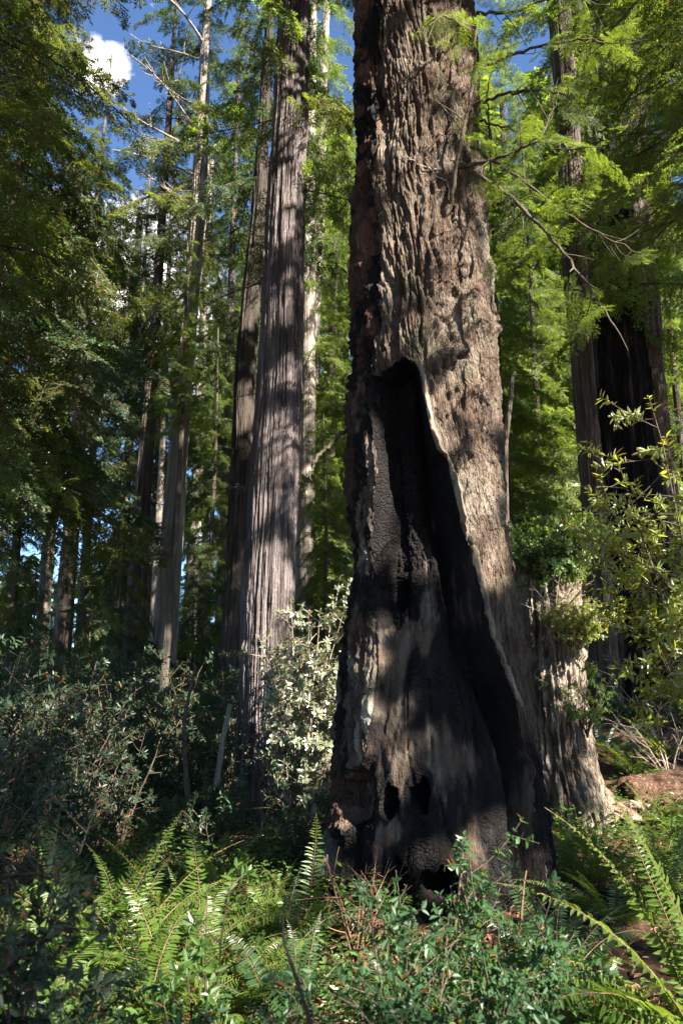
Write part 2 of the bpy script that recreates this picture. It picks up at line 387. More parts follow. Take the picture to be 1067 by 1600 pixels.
def fibrous(th, z, Rr, seed, amp=.05, freq=7.0, zs=.35):
    freq = freq * 1.35
    """vertical fibrous ridges and furrows of redwood bark"""
    k = freq
    wx = .35 * fbm(np.cos(th) * 2, np.sin(th) * 2, z * .9, 2, seed + 9)
    x, y = np.cos(th + .12 * wx) * k, np.sin(th + .12 * wx) * k
    n1 = vn(x, y, z * zs, seed); n2 = vn(x * 2.1 + 7, y * 2.1, z * zs * 1.8, seed + 1); n3 = fbm(x * 5, y * 5, z * zs * 6, 2, seed + 2)
    f1 = 1 - sst(0, .30, np.abs(n1)); f2 = 1 - sst(0, .30, np.abs(n2))
    return amp * (-.85 * f1 - .55 * f2 + .30 * n3 + .25 * n1)

def px_rows(rows, Y):
    """rows of (py, centre px, width px) -> z, x, radius"""
    out = []
    for py, px, w in rows:
        p = at(px, py, Y); _, _, d = project(p); out.append((p[2], p[0], w / 2 / FPX * d))
    out.sort(); return np.array(out)
def build_trunk(root, rows, Y, ztop, mat, ncol, dz, seed, amp=.05, freq=7, flare=.25, scar=None, zbot=None, scar_mat=None, knots=0, rough=.0):
    tab = px_rows(rows, Y); z, x, r = tab.T
    x0 = float(np.interp(0, z, x)); zb = gz(x0, Y) if zbot is None else zbot
    root.location = (x0, Y, zb)
    zs = np.concatenate([np.arange(zb - .35, min(zb + 2.0, ztop), dz * .8), np.arange(zb + 2.0, ztop, dz)])
    def ext(zz, v):
        k1 = (v[-1] - v[0]) / (z[-1] - z[0] + 1e-6)
        r_ = np.interp(zz, z, v); r_ = np.where(zz > z[-1], v[-1] + k1 * (zz - z[-1]), r_)
        k0 = (v[1] - v[0]) / (z[1] - z[0] + 1e-6)
        return np.where(zz < z[0], v[0] + k0 * (zz - z[0]) * .6, r_)
    Rr = np.maximum(ext(zs, r), .03); cx = ext(zs, x)
    Rr = Rr * (1 + flare * np.exp(-np.clip(zs - zb, -1, 99) / .55))
    T, Z, RR, CX, CY = trunk_grid(zs, cx, 0 * zs + Y, Rr, ncol)
    th, zz, rr = T.ravel(), Z.ravel(), RR.ravel()
    lob = 1 + .10 * np.exp(-np.clip(zz - zb, 0, 99) / .9) * fbm(np.cos(th) * 2.2, np.sin(th) * 2.2, 0 * th, 2, seed + 4)
    d = fibrous(th, zz, rr, seed, amp, freq) + rr * .05 * fbm(np.cos(th) * 1.3, np.sin(th) * 1.3, zz * .6, 3, seed + 7)
    rng = np.random.default_rng(seed)
    for _ in range(knots):
        kz, ka = rng.uniform(zb + 1, ztop), rng.uniform(-math.pi, 0)
        d += .045 * np.exp(-(((th - ka + np.pi) % (2 * np.pi) - np.pi) * rr / .07) ** 2 - ((zz - kz) / .08) ** 2)
    if rough: d = d + rough * fbm(np.cos(th) * 6, np.sin(th) * 6, zz * 4, 4, seed + 12, .6)
    rad = np.maximum(rr * lob + d, .02)
    V = np.stack([CX.ravel() + np.cos(th) * rad - x0, np.sin(th) * rad, zz - zb], 1)
    F = grid_faces(len(zs), T.shape[1])
    if scar is not None:
        px, py, _ = project(V + np.array([x0, Y, zb])); msk = scar(px, py, V) & (np.sin(th) < .1)
        fm = msk[F].all(1)
        obj('trunk', sub_mesh('trunk', V, F, ~fm, mat), root)
        obj('burn_scar', sub_mesh('burn_scar', V, F, fm, scar_mat, {'pale': .30 * fbm(np.cos(th) * 9, np.sin(th) * 9, zz * .5, 3, 77) + .10}), root)
    else:
        obj('trunk', mesh_np('trunk', V, F, mat), root)
    return lambda h: (float(ext(np.array([h + zb]), x)[0]) - x0, 0.0), lambda h: float(np.interp(h + zb, zs, Rr))

# ---- the burnt tree in the middle
def burnt_tree():
    Y0 = 6.6
    root = thing('redwood_tree', 'huge old redwood with a tall burnt hollow down its trunk in the clearing', 'tree', (0, Y0, 0))
    ed = np.array([(0, 556, 735), (100, 553, 742), (200, 550, 750), (300, 549, 757), (400, 549, 763), (500, 549, 769), (600, 547, 777), (700, 541, 783), (800, 541, 790),
                   (900, 547, 800), (950, 541, 806), (1000, 536, 815), (1050, 531, 822), (1100, 526, 832), (1150, 522, 838), (1200, 518, 845), (1250, 516, 854), (1300, 510, 861), (1350, 503, 866), (1400, 497, 871), (1450, 492, 876)], float)
    rows = [(y, (a + b) / 2, b - a) for y, a, b in ed]
    z, x, r = px_rows(rows, Y0).T
    zb = .0; zs = np.concatenate([np.arange(-.4, 5.2, .0105), np.arange(5.2, 11.2, .0135)])
    cx = np.interp(zs, z, x); Rr = np.interp(zs, z, r)
    top = zs > z[-1]; Rr[top] = r[-1] - .02 * (zs[top] - z[-1]); cx[top] = x[-1] - .01 * (zs[top] - z[-1])
    cx = np.convolve(np.pad(cx, 12, 'edge'), np.ones(25) / 25, 'valid'); Rr = np.convolve(np.pad(Rr, 12, 'edge'), np.ones(25) / 25, 'valid')
    x0 = float(cx[30]); root.location = (x0, Y0, zb)
    # outline of the opening, in the shape it has on the trunk; grid columns follow it
    yl = [540, 566, 575, 600, 650, 700, 750, 800, 850, 900, 945, 1000, 1060, 1120, 1180, 1200, 1260, 1330, 1420]
    xl = [603, 598, 586, 578, 577, 582, 586, 584, 581, 577, 573, 588, 583, 580, 568, 552, 540, 528, 512]
    yr = [540, 556, 566, 580, 600, 640, 690, 702, 712, 722, 750, 800, 850, 900, 950, 1000, 1050, 1100, 1150, 1200, 1300, 1420]
    xr = [606, 628, 650, 656, 659, 664, 679, 683, 696, 703, 713, 724, 739, 747, 757, 771, 789, 808, 822, 836, 850, 864]
    slow_z = fbm(zs * 3.0, 0 * zs, 0 * zs, 3, 13)
    NA, NB, NC, NK = 70, 120, 80, 56
    tt = np.linspace(-R(86), R(86), 320) - math.pi / 2
    TT, ZZ = np.meshgrid(tt, zs); PX, PY, _ = project(np.stack([cx[:, None] + np.cos(TT) * Rr[:, None], Y0 + np.sin(TT) * Rr[:, None], ZZ], -1))
    def cross(bx):
        k = np.argmax(PX - bx > 0, 1); k = np.clip(k, 1, 319); a = np.arange(len(zs)); f0 = (PX - bx)[a, k - 1]; f1 = (PX - bx)[a, k]
        q = tt[k - 1] + np.clip(-f0 / (f1 - f0 + 1e-9), 0, 1) * (tt[k] - tt[k - 1]); return np.convolve(np.pad(q, 4, 'edge'), np.ones(9) / 9, 'valid')
    tL = cross(np.interp(PY, [590, 600] + yl[4:], [580, 579] + xl[4:]) + 3 * slow_z[:, None]); tR = cross(np.interp(PY, [590, 600] + yr[5:], [657, 659] + xr[5:]) + 2.5 * slow_z[:, None])
    e0, e1 = -math.pi / 2 - R(100), -math.pi / 2 + R(100)
    ua = np.linspace(0, 1, NA, endpoint=False) ** .85; ub = np.linspace(0, 1, NB, endpoint=False); ub = .55 * ub + .45 * (.5 - .5 * np.cos(np.pi * ub)); uc = np.linspace(0, 1, NC) ** 1.15
    T = np.concatenate([e0 + (tL - e0)[:, None] * ua, tL[:, None] + (tR - tL)[:, None] * ub, tR[:, None] + (e1 - tR)[:, None] * uc, np.broadcast_to(e1 + np.linspace(0, 2 * np.pi - R(200), NK + 2)[1:-1], (len(zs), NK))], 1)
    Z = zs[:, None] + 0 * T; RR = Rr[:, None] + 0 * T; CX = cx[:, None] + 0 * T; SL = (slow_z[:, None] + 0 * T).ravel()
    th, zz, rr = T.ravel(), Z.ravel(), RR.ravel()
    B = np.stack([CX.ravel() + np.cos(th) * rr, Y0 + np.sin(th) * rr, zz], 1)
    px, py, _ = project(B)
    front = np.sin(th) < -.02
    lump = fbm(B[:, 0] * 2.2, B[:, 1] * 2.2, B[:, 2] * 1.1, 3, 11)
    wob = fbm(B[:, 0] * 5, B[:, 1] * 5, B[:, 2] * 5, 3, 12)
    XL = np.interp(py, yl, xl) + 3 * SL; XR = np.interp(py, yr, xr) + 2.5 * SL
    s = np.minimum(px - XL, XR - px); s = np.minimum(s, py - 561 - 20 * ((px - 634) / 44) ** 2 + 4 * wob + 5 * fbm(B[:, 0] * 12, B[:, 1] * 12, B[:, 2] * 6, 2, 16))
    s = np.where(front, s, -99)
    # depth of the hollow: deepest along its right side, shallow near the ground
    div = np.interp(py, [600, 700, 790, 870, 950, 1020, 1100, 1180, 1300], [640, 640, 641, 690, 706, 712, 745, 790, 850])
    deep = sst(-10, 34, px - div) * np.interp(py, [560, 700, 900, 1000, 1080, 1180, 1300], [.08, .16, .24, .22, .14, .08, .04])
    base = np.interp(py, [560, 640, 800, 900, 1000, 1100, 1200, 1400], [.30, .34, .33, .27, .17, .12, .11, .12])
    edge_w = np.interp(py, [560, 900, 1000, 1400], [8, 9, 11, 12])
    dep = (base + deep) * sst(0, 1, s / edge_w)
    dep += .30 * sst(-8, 8, px - XR + np.interp(py, [1000, 1100, 1400], [0, 26, 34])) * sst(0, 9, s) * sst(1040, 1120, py)   # dark slot behind the right rim
    holes = [(599, 1256, 17, 26, .30), (652, 1244, 17, 25, .30), (597, 928, 26, 28, .22), (684, 1392, 42, 26, .3), (546, 1246, 22, 48, .25), (612, 1392, 16, 40, .14)]
    hole = 0 * px
    for hx, hy, ha, hb, hd in holes:
        rag = fbm(B[:, 0] * 14, B[:, 1] * 14, zz * 6, 3, 48); q = np.sqrt(((px - hx + 5 * wob + 5 * rag) / ha) ** 2 + ((py - hy + 6 * wob + 9 * rag) / hb) ** 2)
        k = sst(1.12, .78, q) * front; dep += hd * k; hole = np.maximum(hole, np.maximum(k, .9 * sst(2.2, 1.1, q + .3 * rag)))
    # bark relief
    tw = B[:, 2] * .16 + .12 * lump
    c, sn = np.cos(th + tw * .6), np.sin(th + tw * .6)
    ang = fbm(c * 4.6, sn * 4.6, zz * 1.6, 2, 22)
    n1 = vn(c * 9 + ang * .35, sn * 9 + .2 * lump, zz * .75 + .22 * wob, 21); n2 = vn(c * 19 + ang * .5, sn * 19, zz * 1.7 + .35 * wob, 23)
    cr = vn(c * 5 + 5 + .5 * wob, sn * 5 + 1.4 * zz, zz * 3.6, 24)
    fl = (px - XR); flow = sst(0, 25, fl) * sst(170, 60, fl) * sst(540, 620, py) * sst(1150, 1000, py)
    par = vn(fl / 10 + .8 * ang, py / 260, 0 * px, 26); par2 = vn(fl / 4.5, py / 120, 0 * px, 27)
    rel_a = -.045 * (1 - sst(0, .085, np.abs(vn(c * 5.5 + .15 * wob, sn * 5.5, zz * .42, 39)))) - .028 * (1 - sst(0, .20, np.abs(n1))) - .016 * (1 - sst(0, .26, np.abs(n2))) - .020 * (1 - sst(0, .10, np.abs(cr))) - .012 * (1 - sst(0, .3, np.abs(vn(c * 34, sn * 34, zz * 3.2, 29))))
    rel_b = -.034 * (1 - sst(0, .25, np.abs(par))) - .016 * (1 - sst(0, .3, np.abs(par2)))
    relief = rel_a * (1 - .75 * flow) + rel_b * flow + .018 * fbm(c * 20, sn * 20, zz * 8, 3, 28, .6) + .045 * lump
    # thick broken burnt bark blocks down the left edge
    left = sst(46, 18, px - np.interp(py, ed[:, 0], ed[:, 1])) * front
    blk = vn(B[:, 0] * 7, B[:, 1] * 7, zz * 6.5 + 2 * wob, 31)
    relief += left * (.012 * blk + .02 * wob - .05 * (1 - sst(0, .2, np.abs(vn(c * 14, sn * 14, zz * 1.3, 33)))) + .02 * fbm(c * 30, sn * 30, zz * 22, 2, 34))
    up = sst(66, 30, px - np.interp(py, ed[:, 0], ed[:, 1])) * sst(620, 480, py)
    relief += up * (-.05 * sst(-.1, .5, vn(c * 7, sn * 7, zz * 1.1, 35) + .4 * wob))
    for kx, ky, kr, ka in ((549, 597, 13, .07), (552, 640, 9, .03), (771, 506, 15, .08), (765, 420, 10, .05), (716, 556, 17, .07), (705, 455, 15, .075), (687, 290, 15, .05), (742, 607, 10, .045), (755, 640, 9, .03), (700, 565, 9, .05), (595, 460, 20, .05), (788, 690, 8, .04), (637, 430, 12, .04)):
        q = ((px - kx) / kr) ** 2 + ((py - ky) / (kr * .9)) ** 2
        relief += ka * (np.exp(-q) - .8 * np.exp(-q * 7)) * front
    for kx, ky, ka, kb, dp in ((716, 560, 12, 3.5, .08), (686, 278, 6, 17, .08), (703, 462, 7, 5, .07), (645, 75, 10, 22, .05), (690, 330, 5, 14, .05)):
        relief -= dp * np.exp(-((px - kx) / ka) ** 2 - ((py - ky) / kb) ** 2) * front
    # rolled lip of wound wood along the right rim
    lip = np.interp(py, [560, 740, 820, 1100], [1, 1, .62, .5]) * np.exp(-((XR - px + 4) / (4.2 + 1.5 * fbm(zz * 3, 0 * zz, 0 * zz, 2, 15))) ** 2) * sst(548, 566, py) * sst(1170, 1080, py) * (px > 610) * np.clip(.74 + .6 * fbm(zz * 6, 0 * zz, 0 * zz, 3, 14), .50, 1.1)
    inside = sst(-1, 4, s)
    charcell = vn(B[:, 0] * 16, B[:, 1] * 16, zz * 26, 41)
    chk = vn(B[:, 0] * 9, B[:, 1] * 9, zz * 15, 44); crel = -.012 * (1 - sst(0, .20, np.abs(charcell))) * sst(1120, 900, py) - .014 * (1 - sst(0, .16, np.abs(chk))) * sst(1150, 950, py) - .022 * (1 - sst(0, .10, np.abs(vn(c * 8, sn * 8, zz * .7, 45)))) + .022 * fbm(B[:, 0] * 6, B[:, 1] * 6, zz * 3, 4, 42) + .008 * fbm(B[:, 0] * 18, B[:, 1] * 18, zz * 9, 2, 43)
    # root flare lobes
    fz = np.exp(-np.clip(zz, 0, 9) / .45)
    lobes = .13 * fz * vn(np.cos(th) * 2.1, np.sin(th) * 2.1, 0 * th, 55)
    lobes += .22 * np.exp(-((px - 497) / 14) ** 2) * np.exp(-((py - 1350) / 55) ** 2) * front
    disp = relief * (1 - inside) * (1 - .75 * lip) + crel * inside + .050 * lip - dep + lobes
    rad = rr + disp
    # charred wall leans inward where it is deep so that sides do not splay
    V = np.stack([CX.ravel() + np.cos(th) * rad - x0, np.sin(th) * rad, zz - zb], 1)
    inw = np.clip(dep / .6, 0, 1); mid = (CX.ravel() - x0)
    F = grid_faces(len(zs), T.shape[1])
    fs = s[F].mean(1)
    isc = fs > .6
    isl = (lip[F].mean(1) > .28) & ~isc
    char = left * (.36 + .08 * (py < 950) + .14 * blk) + up * .36 + .3 * sst(12, 0, px - np.interp(py, ed[:, 0], ed[:, 1])) * front
    char += .55 * sst(14, 2, XL - px) * front * (px < 600) * (py > 560) * sst(1260, 1000, py) * .5 + .5 * sst(6, 0, np.abs(px - XR - 30)) * sst(1110, 1180, py) * front
    char += np.where((px > XR) & front, .5 * sst(1080, 1200, py), 0)
    rust = up * sst(.05, .5, wob) * .6 + left * sst(.1, .4, lump) * .5
    pl = 0 * px
    for kx, ky, ka, kb, v in ((566, 880, 14, 30, .9), (575, 1110, 14, 75, 1.0), (556, 1160, 8, 60, .7), (500, 1330, 22, 60, .9), (548, 1040, 6, 60, .5)):
        pl = np.maximum(pl, v * np.exp(-((px - kx) / ka) ** 2 - ((py - ky) / kb) ** 2))
    pl = pl * (1 + .5 * wob)
    cp = np.interp(py, [700, 880, 960, 1040, 1120, 1200, 1320, 1400], [-.5, -.24, .06, .16, .28, .30, .18, -.02]) + .45 * fbm(B[:, 0] * 3.2, B[:, 1] * 3.2, B[:, 2] * 2.0, 3, 47)
    cp = np.where(cp > 0, cp * (.30 * sst(1000, 1120, py) + (1 - .30 * sst(1000, 1120, py)) * sst(40, -25, px - div - 8 * wob)), cp)
    cp += .60 * np.exp(-((px - 607) / 16) ** 2) * sst(950, 1010, py) * sst(1360, 1280, py) + .25 * np.exp(-((px - 680) / 60) ** 2 - ((py - 1200) / 60) ** 2)
    cp -= .5 * np.exp(-((px - 655) / 40) ** 2 - ((py - 1060) / 26) ** 2) + .35 * np.exp(-((px - 740) / 50) ** 2 - ((py - 1090) / 60) ** 2)
    cp = cp - .9 * hole; cp += .30 * fbm(B[:, 0] * 9, B[:, 1] * 9, zz * .9, 3, 49)
    A = {'char': char, 'pale': pl, 'rust': rust}
    obj('trunk', sub_mesh('trunk', V, F, ~isc & ~isl, M['gnarled'], A), root)
    o = obj('charred_hollow', sub_mesh('charred_hollow', V, F, isc, M['char'], {'pale': cp}), root); o['label'] = 'tall black burnt hollow with cracked charcoal walls'
    obj('wound_lip', sub_mesh('wound_lip', V, F, isl, M['lip']), root)
    return root, x0, Y0
BT, BTX, BTY = burnt_tree()

# ---- the other trunks
def fibre_tree(label, rows, Y, ztop, mat, ncol=60, dz=.05, seed=1, amp=.03, freq=7, name='redwood_tree', group=None, **k):
    root = thing(name, label, 'tree', (0, Y, 0), group)
    f, rf = build_trunk(root, rows, Y, ztop, M[mat], ncol, dz, seed, amp, freq, **k)
    return root, f, rf
TREES = {}
TREES['second'] = fibre_tree('tall straight redwood with grey fibrous bark, second largest trunk, left of the burnt tree',
    [(0, 460, 46), (300, 448, 60), (600, 437, 70), (900, 421, 82), (1100, 414, 86), (1200, 411, 88), (1290, 405, 90)], 11.0, 17, 'bark_redwood', 190, .022, 3, .050, 8, flare=.12, knots=9)
TREES['mate'] = fibre_tree('slim mottled trunk just behind the right side of the grey redwood',
    [(100, 487, 15), (350, 482, 19), (600, 482, 23), (870, 477, 27)], 19, 26, 'bark_pale', 40, .06, 4, .02, 6, name='fir_tree')
TREES['mate2'] = fibre_tree('thin pale trunk leaning away from the slim mottled one, near the burnt tree',
    [(100, 506, 13), (350, 498, 17), (560, 488, 20), (870, 474, 24)], 21, 28, 'bark_pale', 36, .06, 5, .02, 6, name='fir_tree')
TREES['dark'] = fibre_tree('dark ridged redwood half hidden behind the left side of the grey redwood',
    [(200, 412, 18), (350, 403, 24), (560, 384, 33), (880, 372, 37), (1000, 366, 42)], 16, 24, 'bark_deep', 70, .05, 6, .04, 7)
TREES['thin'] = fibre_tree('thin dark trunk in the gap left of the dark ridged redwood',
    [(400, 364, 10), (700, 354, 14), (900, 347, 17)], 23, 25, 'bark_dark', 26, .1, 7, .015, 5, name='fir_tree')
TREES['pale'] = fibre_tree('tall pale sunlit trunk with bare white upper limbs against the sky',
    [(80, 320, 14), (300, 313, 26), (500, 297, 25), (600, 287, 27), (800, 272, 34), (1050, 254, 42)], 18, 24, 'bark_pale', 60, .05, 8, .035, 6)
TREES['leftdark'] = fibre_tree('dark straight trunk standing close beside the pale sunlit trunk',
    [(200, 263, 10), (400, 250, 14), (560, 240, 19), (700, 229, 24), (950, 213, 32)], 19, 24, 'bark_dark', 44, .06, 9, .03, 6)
TREES['wisp'] = fibre_tree('very thin bare stem rising between the dark straight trunk and the pale trunk',
    [(560, 261, 7), (700, 254, 9), (900, 244, 12)], 20.5, 14, 'bark_pale', 16, .12, 10, .01, 4, name='fir_tree')
TREES['blue'] = fibre_tree('distant bluish grey trunk seen between the pale and the dark ridged trunks',
    [(400, 323, 11), (760, 308, 18), (940, 298, 22)], 30, 26, 'bark_pale', 26, .12, 11, .02, 5, name='fir_tree')
TREES['farA'] = fibre_tree('dark trunk leaning right against blue sky gaps at the far left edge of the trees',
    [(500, 100, 12), (690, 88, 17), (850, 77, 20)], 26, 22, 'bark_dark', 26, .1, 12, .02, 5, name='fir_tree')
TREES['farB'] = fibre_tree('dark leaning trunk with darker bark beside the sky gap above the rhododendron thicket',
    [(500, 137, 14), (700, 123, 22), (880, 108, 28)], 24, 22, 'bark_dark', 30, .1, 13, .02, 5, name='fir_tree')
TREES['farC'] = fibre_tree('faint slender trunk close behind the two leaning dark trunks',
    [(560, 158, 9), (720, 145, 12), (880, 134, 15)], 31, 24, 'bark_dark', 20, .15, 14, .02, 5, name='fir_tree')
TREES['gapA'] = fibre_tree('shaded trunk in the green gap between the grey redwood and the burnt tree',
    [(300, 526, 10), (560, 518, 13), (880, 513, 18)], 27, 26, 'bark_dark', 22, .12, 15, .02, 5, name='fir_tree')
TREES['gapB'] = fibre_tree('narrow trunk partly hidden by the left edge of the burnt tree',
    [(500, 541, 9), (700, 536, 11), (900, 534, 14)], 31, 26, 'bark_dark', 20, .15, 16, .02, 5, name='fir_tree')
TREES['gapC'] = fibre_tree('faint thin trunk far back next to the shaded trunk in the green gap',
    [(640, 497, 7), (900, 494, 9)], 34, 22, 'bark_dark', 16, .2, 17, .01, 5, name='fir_tree')
def n_scar(px, py, V):
    c = np.interp(py, [200, 500, 800, 1000], [945, 968, 985, 1010]); w = np.interp(py, [200, 500, 800, 1000], [26, 36, 58, 54])
    return np.abs(px - c + 6 * fbm(V[:, 0] * 3, V[:, 1] * 3, V[:, 2] * .8, 2, 8)) < w
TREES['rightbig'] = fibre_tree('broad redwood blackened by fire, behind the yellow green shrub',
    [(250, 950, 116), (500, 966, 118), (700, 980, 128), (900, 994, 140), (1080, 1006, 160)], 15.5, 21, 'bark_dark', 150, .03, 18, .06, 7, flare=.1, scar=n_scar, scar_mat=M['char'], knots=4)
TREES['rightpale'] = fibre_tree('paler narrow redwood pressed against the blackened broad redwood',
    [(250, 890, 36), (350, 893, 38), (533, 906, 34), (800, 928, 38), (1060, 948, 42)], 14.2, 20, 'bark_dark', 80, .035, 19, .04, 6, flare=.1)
TREES['deadstem'] = fibre_tree('leaning dead snag with a forked top right beside the burnt trunk',
    [(575, 801, 5), (620, 797, 8), (690, 789, 10), (800, 789, 12), (1100, 800, 16)], 8.6, 5.45, 'bark_dark', 20, .05, 20, .012, 4, name='dead_tree', flare=.02)
for i, (px, Yd, w, lb) in enumerate(((815, 26, 14, 'dim trunk in the bright green woods just right of the burnt tree'), (846, 33, 12, 'distant thin trunk in the green woods between burnt tree and pale redwood'), (1045, 24, 26, 'shaded trunk behind the branches right of the blackened redwood'), (775, 38, 12, 'very distant trunk skirting the edge of the burnt tree'),
                                     (20, 34, 14, 'dim trunk deep in the dark foliage farthest from the burnt tree'), (190, 34, 14, 'distant trunk between dark leaning trunks and dark straight trunk'))):
    sl = (533 - px) * .09
    TREES['bg%d' % i] = fibre_tree(lb, [(300, px + sl, w * .7), (600, px + sl * .5, w * .85), (950, px, w)], Yd, 26, 'bark_dark', 24, .12, 30 + i, .02, 5, name='fir_tree')

# ------------------------------------------------------------------ patches that the sun reaches
LIT = [(690, 110, 6.0, .24), (655, 60, 6.0, .18), (640, 170, 6.0, .10), (712, 200, 6.0, .14), (650, 380, 6.0, .05), (735, 330, 6.1, .10), (610, 330, 6.0, .05), (725, 420, 6.0, .05), (690, 480, 6.0, .05), (640, 520, 6.0, .04), (665, 300, 6.0, .05),
       (735, 820, 6.0, .07), (700, 640, 6.0, .07), (745, 700, 6.1, .06), (760, 900, 6.1, .06), (720, 760, 6.0, .04), (602, 1110, 6.0, .20), (608, 1195, 5.9, .17), (572, 1140, 5.9, .12), (640, 980, 6.1, .06), (668, 900, 6.1, .05), (665, 1175, 5.8, .10), (625, 1290, 5.7, .09), (700, 1120, 5.8, .04), (755, 1330, 5.7, .04), (566, 880, 6.1, .05), (720, 1290, 5.7, .04),
       (458, 170, 10.6, .16), (448, 290, 10.6, .22), (440, 350, 10.6, .14), (462, 560, 10.5, .18), (445, 470, 10.5, .14), (440, 640, 10.5, .14), (455, 700, 10.5, .12), (412, 780, 10.4, .14), (400, 930, 10.4, .12), (400, 1210, 10.3, .22), (395, 1130, 10.3, .14), (407, 1265, 10.3, .2),
       (490, 905, 9.5, .45), (515, 930, 9.5, .4), (460, 950, 9.5, .35), (500, 1040, 9.3, .30), (460, 1090, 9.3, .25), (430, 1150, 9.3, .16), (440, 920, 9.5, .25),
       (888, 1000, 9, .32), (870, 930, 9, .34), (905, 950, 9, .3), (850, 1060, 9, .18), (880, 1080, 9, .16), (945, 1240, 9.6, .30), (975, 1235, 9.8, .30), (1000, 1120, 12, .4), (860, 830, 9, .3),
       (1000, 640, 6.0, .38), (955, 720, 6.0, .28), (1020, 600, 6.0, .3), (950, 680, 6.0, .22), (1040, 760, 6.0, .25), (1000, 860, 6.0, .2), (1020, 990, 6.0, .2),
       (190, 1370, 4.3, .22), (140, 1400, 4.3, .12), (280, 1350, 4.6, .16), (310, 1340, 4.6, .12), (250, 1460, 4.3, .16), (360, 1440, 4.4, .14), (472, 1340, 5.3, .18), (110, 1460, 4.2, .12), (330, 1500, 4.0, .12),
       (980, 1340, 3.8, .24), (1020, 1310, 3.8, .22), (1040, 1420, 3.6, .2), (960, 1420, 4, .12), (890, 1310, 5.5, .2), (900, 1500, 4.0, .12), (1000, 1570, 3.8, .2),
       (640, 1440, 2.7, .09), (700, 1410, 2.8, .09), (320, 1500, 2.8, .08), (560, 1480, 2.7, .07), (800, 1440, 2.8, .10), (500, 1560, 2.6, .06),
       (265, 1295, 9, .32), (215, 1120, 8.3, .25), (60, 1100, 8, .18), (240, 1000, 9, .2), (30, 950, 9.5, .3), (110, 940, 10, .3), (330, 1080, 9, .22), (300, 900, 11, .3), (350, 930, 10, .25), (150, 1050, 8.5, .2), (320, 1230, 9, .2), (20, 1150, 7.5, .15),
       (304, 330, 17.5, .6), (300, 480, 17.5, .5), (288, 620, 17.5, .35), (276, 790, 17.5, .3), (318, 150, 17.6, .8), (60, 60, 11.5, 0.28), (90, 90, 11.5, 0.19), (30, 420, 11.5, 0.17), (120, 500, 11.5, 0.22), (60, 640, 11, 0.17), (380, 20, 8.6, 0.28), (350, 60, 8.6, 0.17), (920, 60, 6, 0.22), (850, 110, 6, 0.17), (780, 50, 6, 0.17), (870, 310, 6.4, 0.22), (940, 300, 6, 0.14), (760, 380, 6.4, 0.14), (715, 40, 5.8, 0.11), (1030, 140, 6, 0.17), (990, 230, 6, 0.14), (850, 450, 7, 0.17)]
N_KEY = len(LIT)
_r = random.Random(4)
for n_, x0, x1, y0, y1, d0, d1, r0, r1 in ((80, -20, 420, 880, 1310, 6.5, 12, .08, .26), (55, 50, 480, 1320, 1580, 3.4, 5, .05, .14), (40, 0, 220, 0, 850, 9.5, 13, .10, .26),
                                           (26, 430, 900, 1390, 1590, 2.4, 4, .04, .10), (34, 860, 1067, 1080, 1580, 3.5, 10, .08, .26), (46, 800, 1067, 0, 560, 5, 9.5, .10, .30), (12, 230, 500, 0, 300, 8, 12, .12, .25), (16, 560, 770, 0, 560, 6.0, 6.0, .03, .07)):
    for _ in range(n_): LIT.append((_r.uniform(x0, x1), _r.uniform(y0, y1), _r.uniform(d0, d1), _r.uniform(r0, r1)))
def lit_point(a, b, Y):
    if 5.6 < Y < 6.25 and 520 < a < 870 and b < 1400:      # on the burnt trunk: its own surface
        l, r_ = np.interp(b, [0, 600, 1000, 1200, 1400], [556, 547, 536, 518, 497]), np.interp(b, [0, 600, 1000, 1200, 1400], [735, 777, 815, 845, 871])
        c, w = (l + r_) / 2, (r_ - l) / 2
        if abs(a - c) < w: Y = BTY - w / FPX * 6.9 * math.sqrt(1 - ((a - c) / w) ** 2)
    return at(a, b, Y)
LITP = np.array([lit_point(a, b, c) for a, b, c, _ in LIT]); LITR = np.array([q[3] for q in LIT])
def in_shaft(pts, k=1.0):
    for p in pts:
        v = p - LITP[:N_KEY]; t = v @ SUN; e = np.linalg.norm(v - np.outer(t, SUN), axis=1)
        if ((t > .6) & (e < LITR[:N_KEY] * k + .12)).any(): return True
    return False

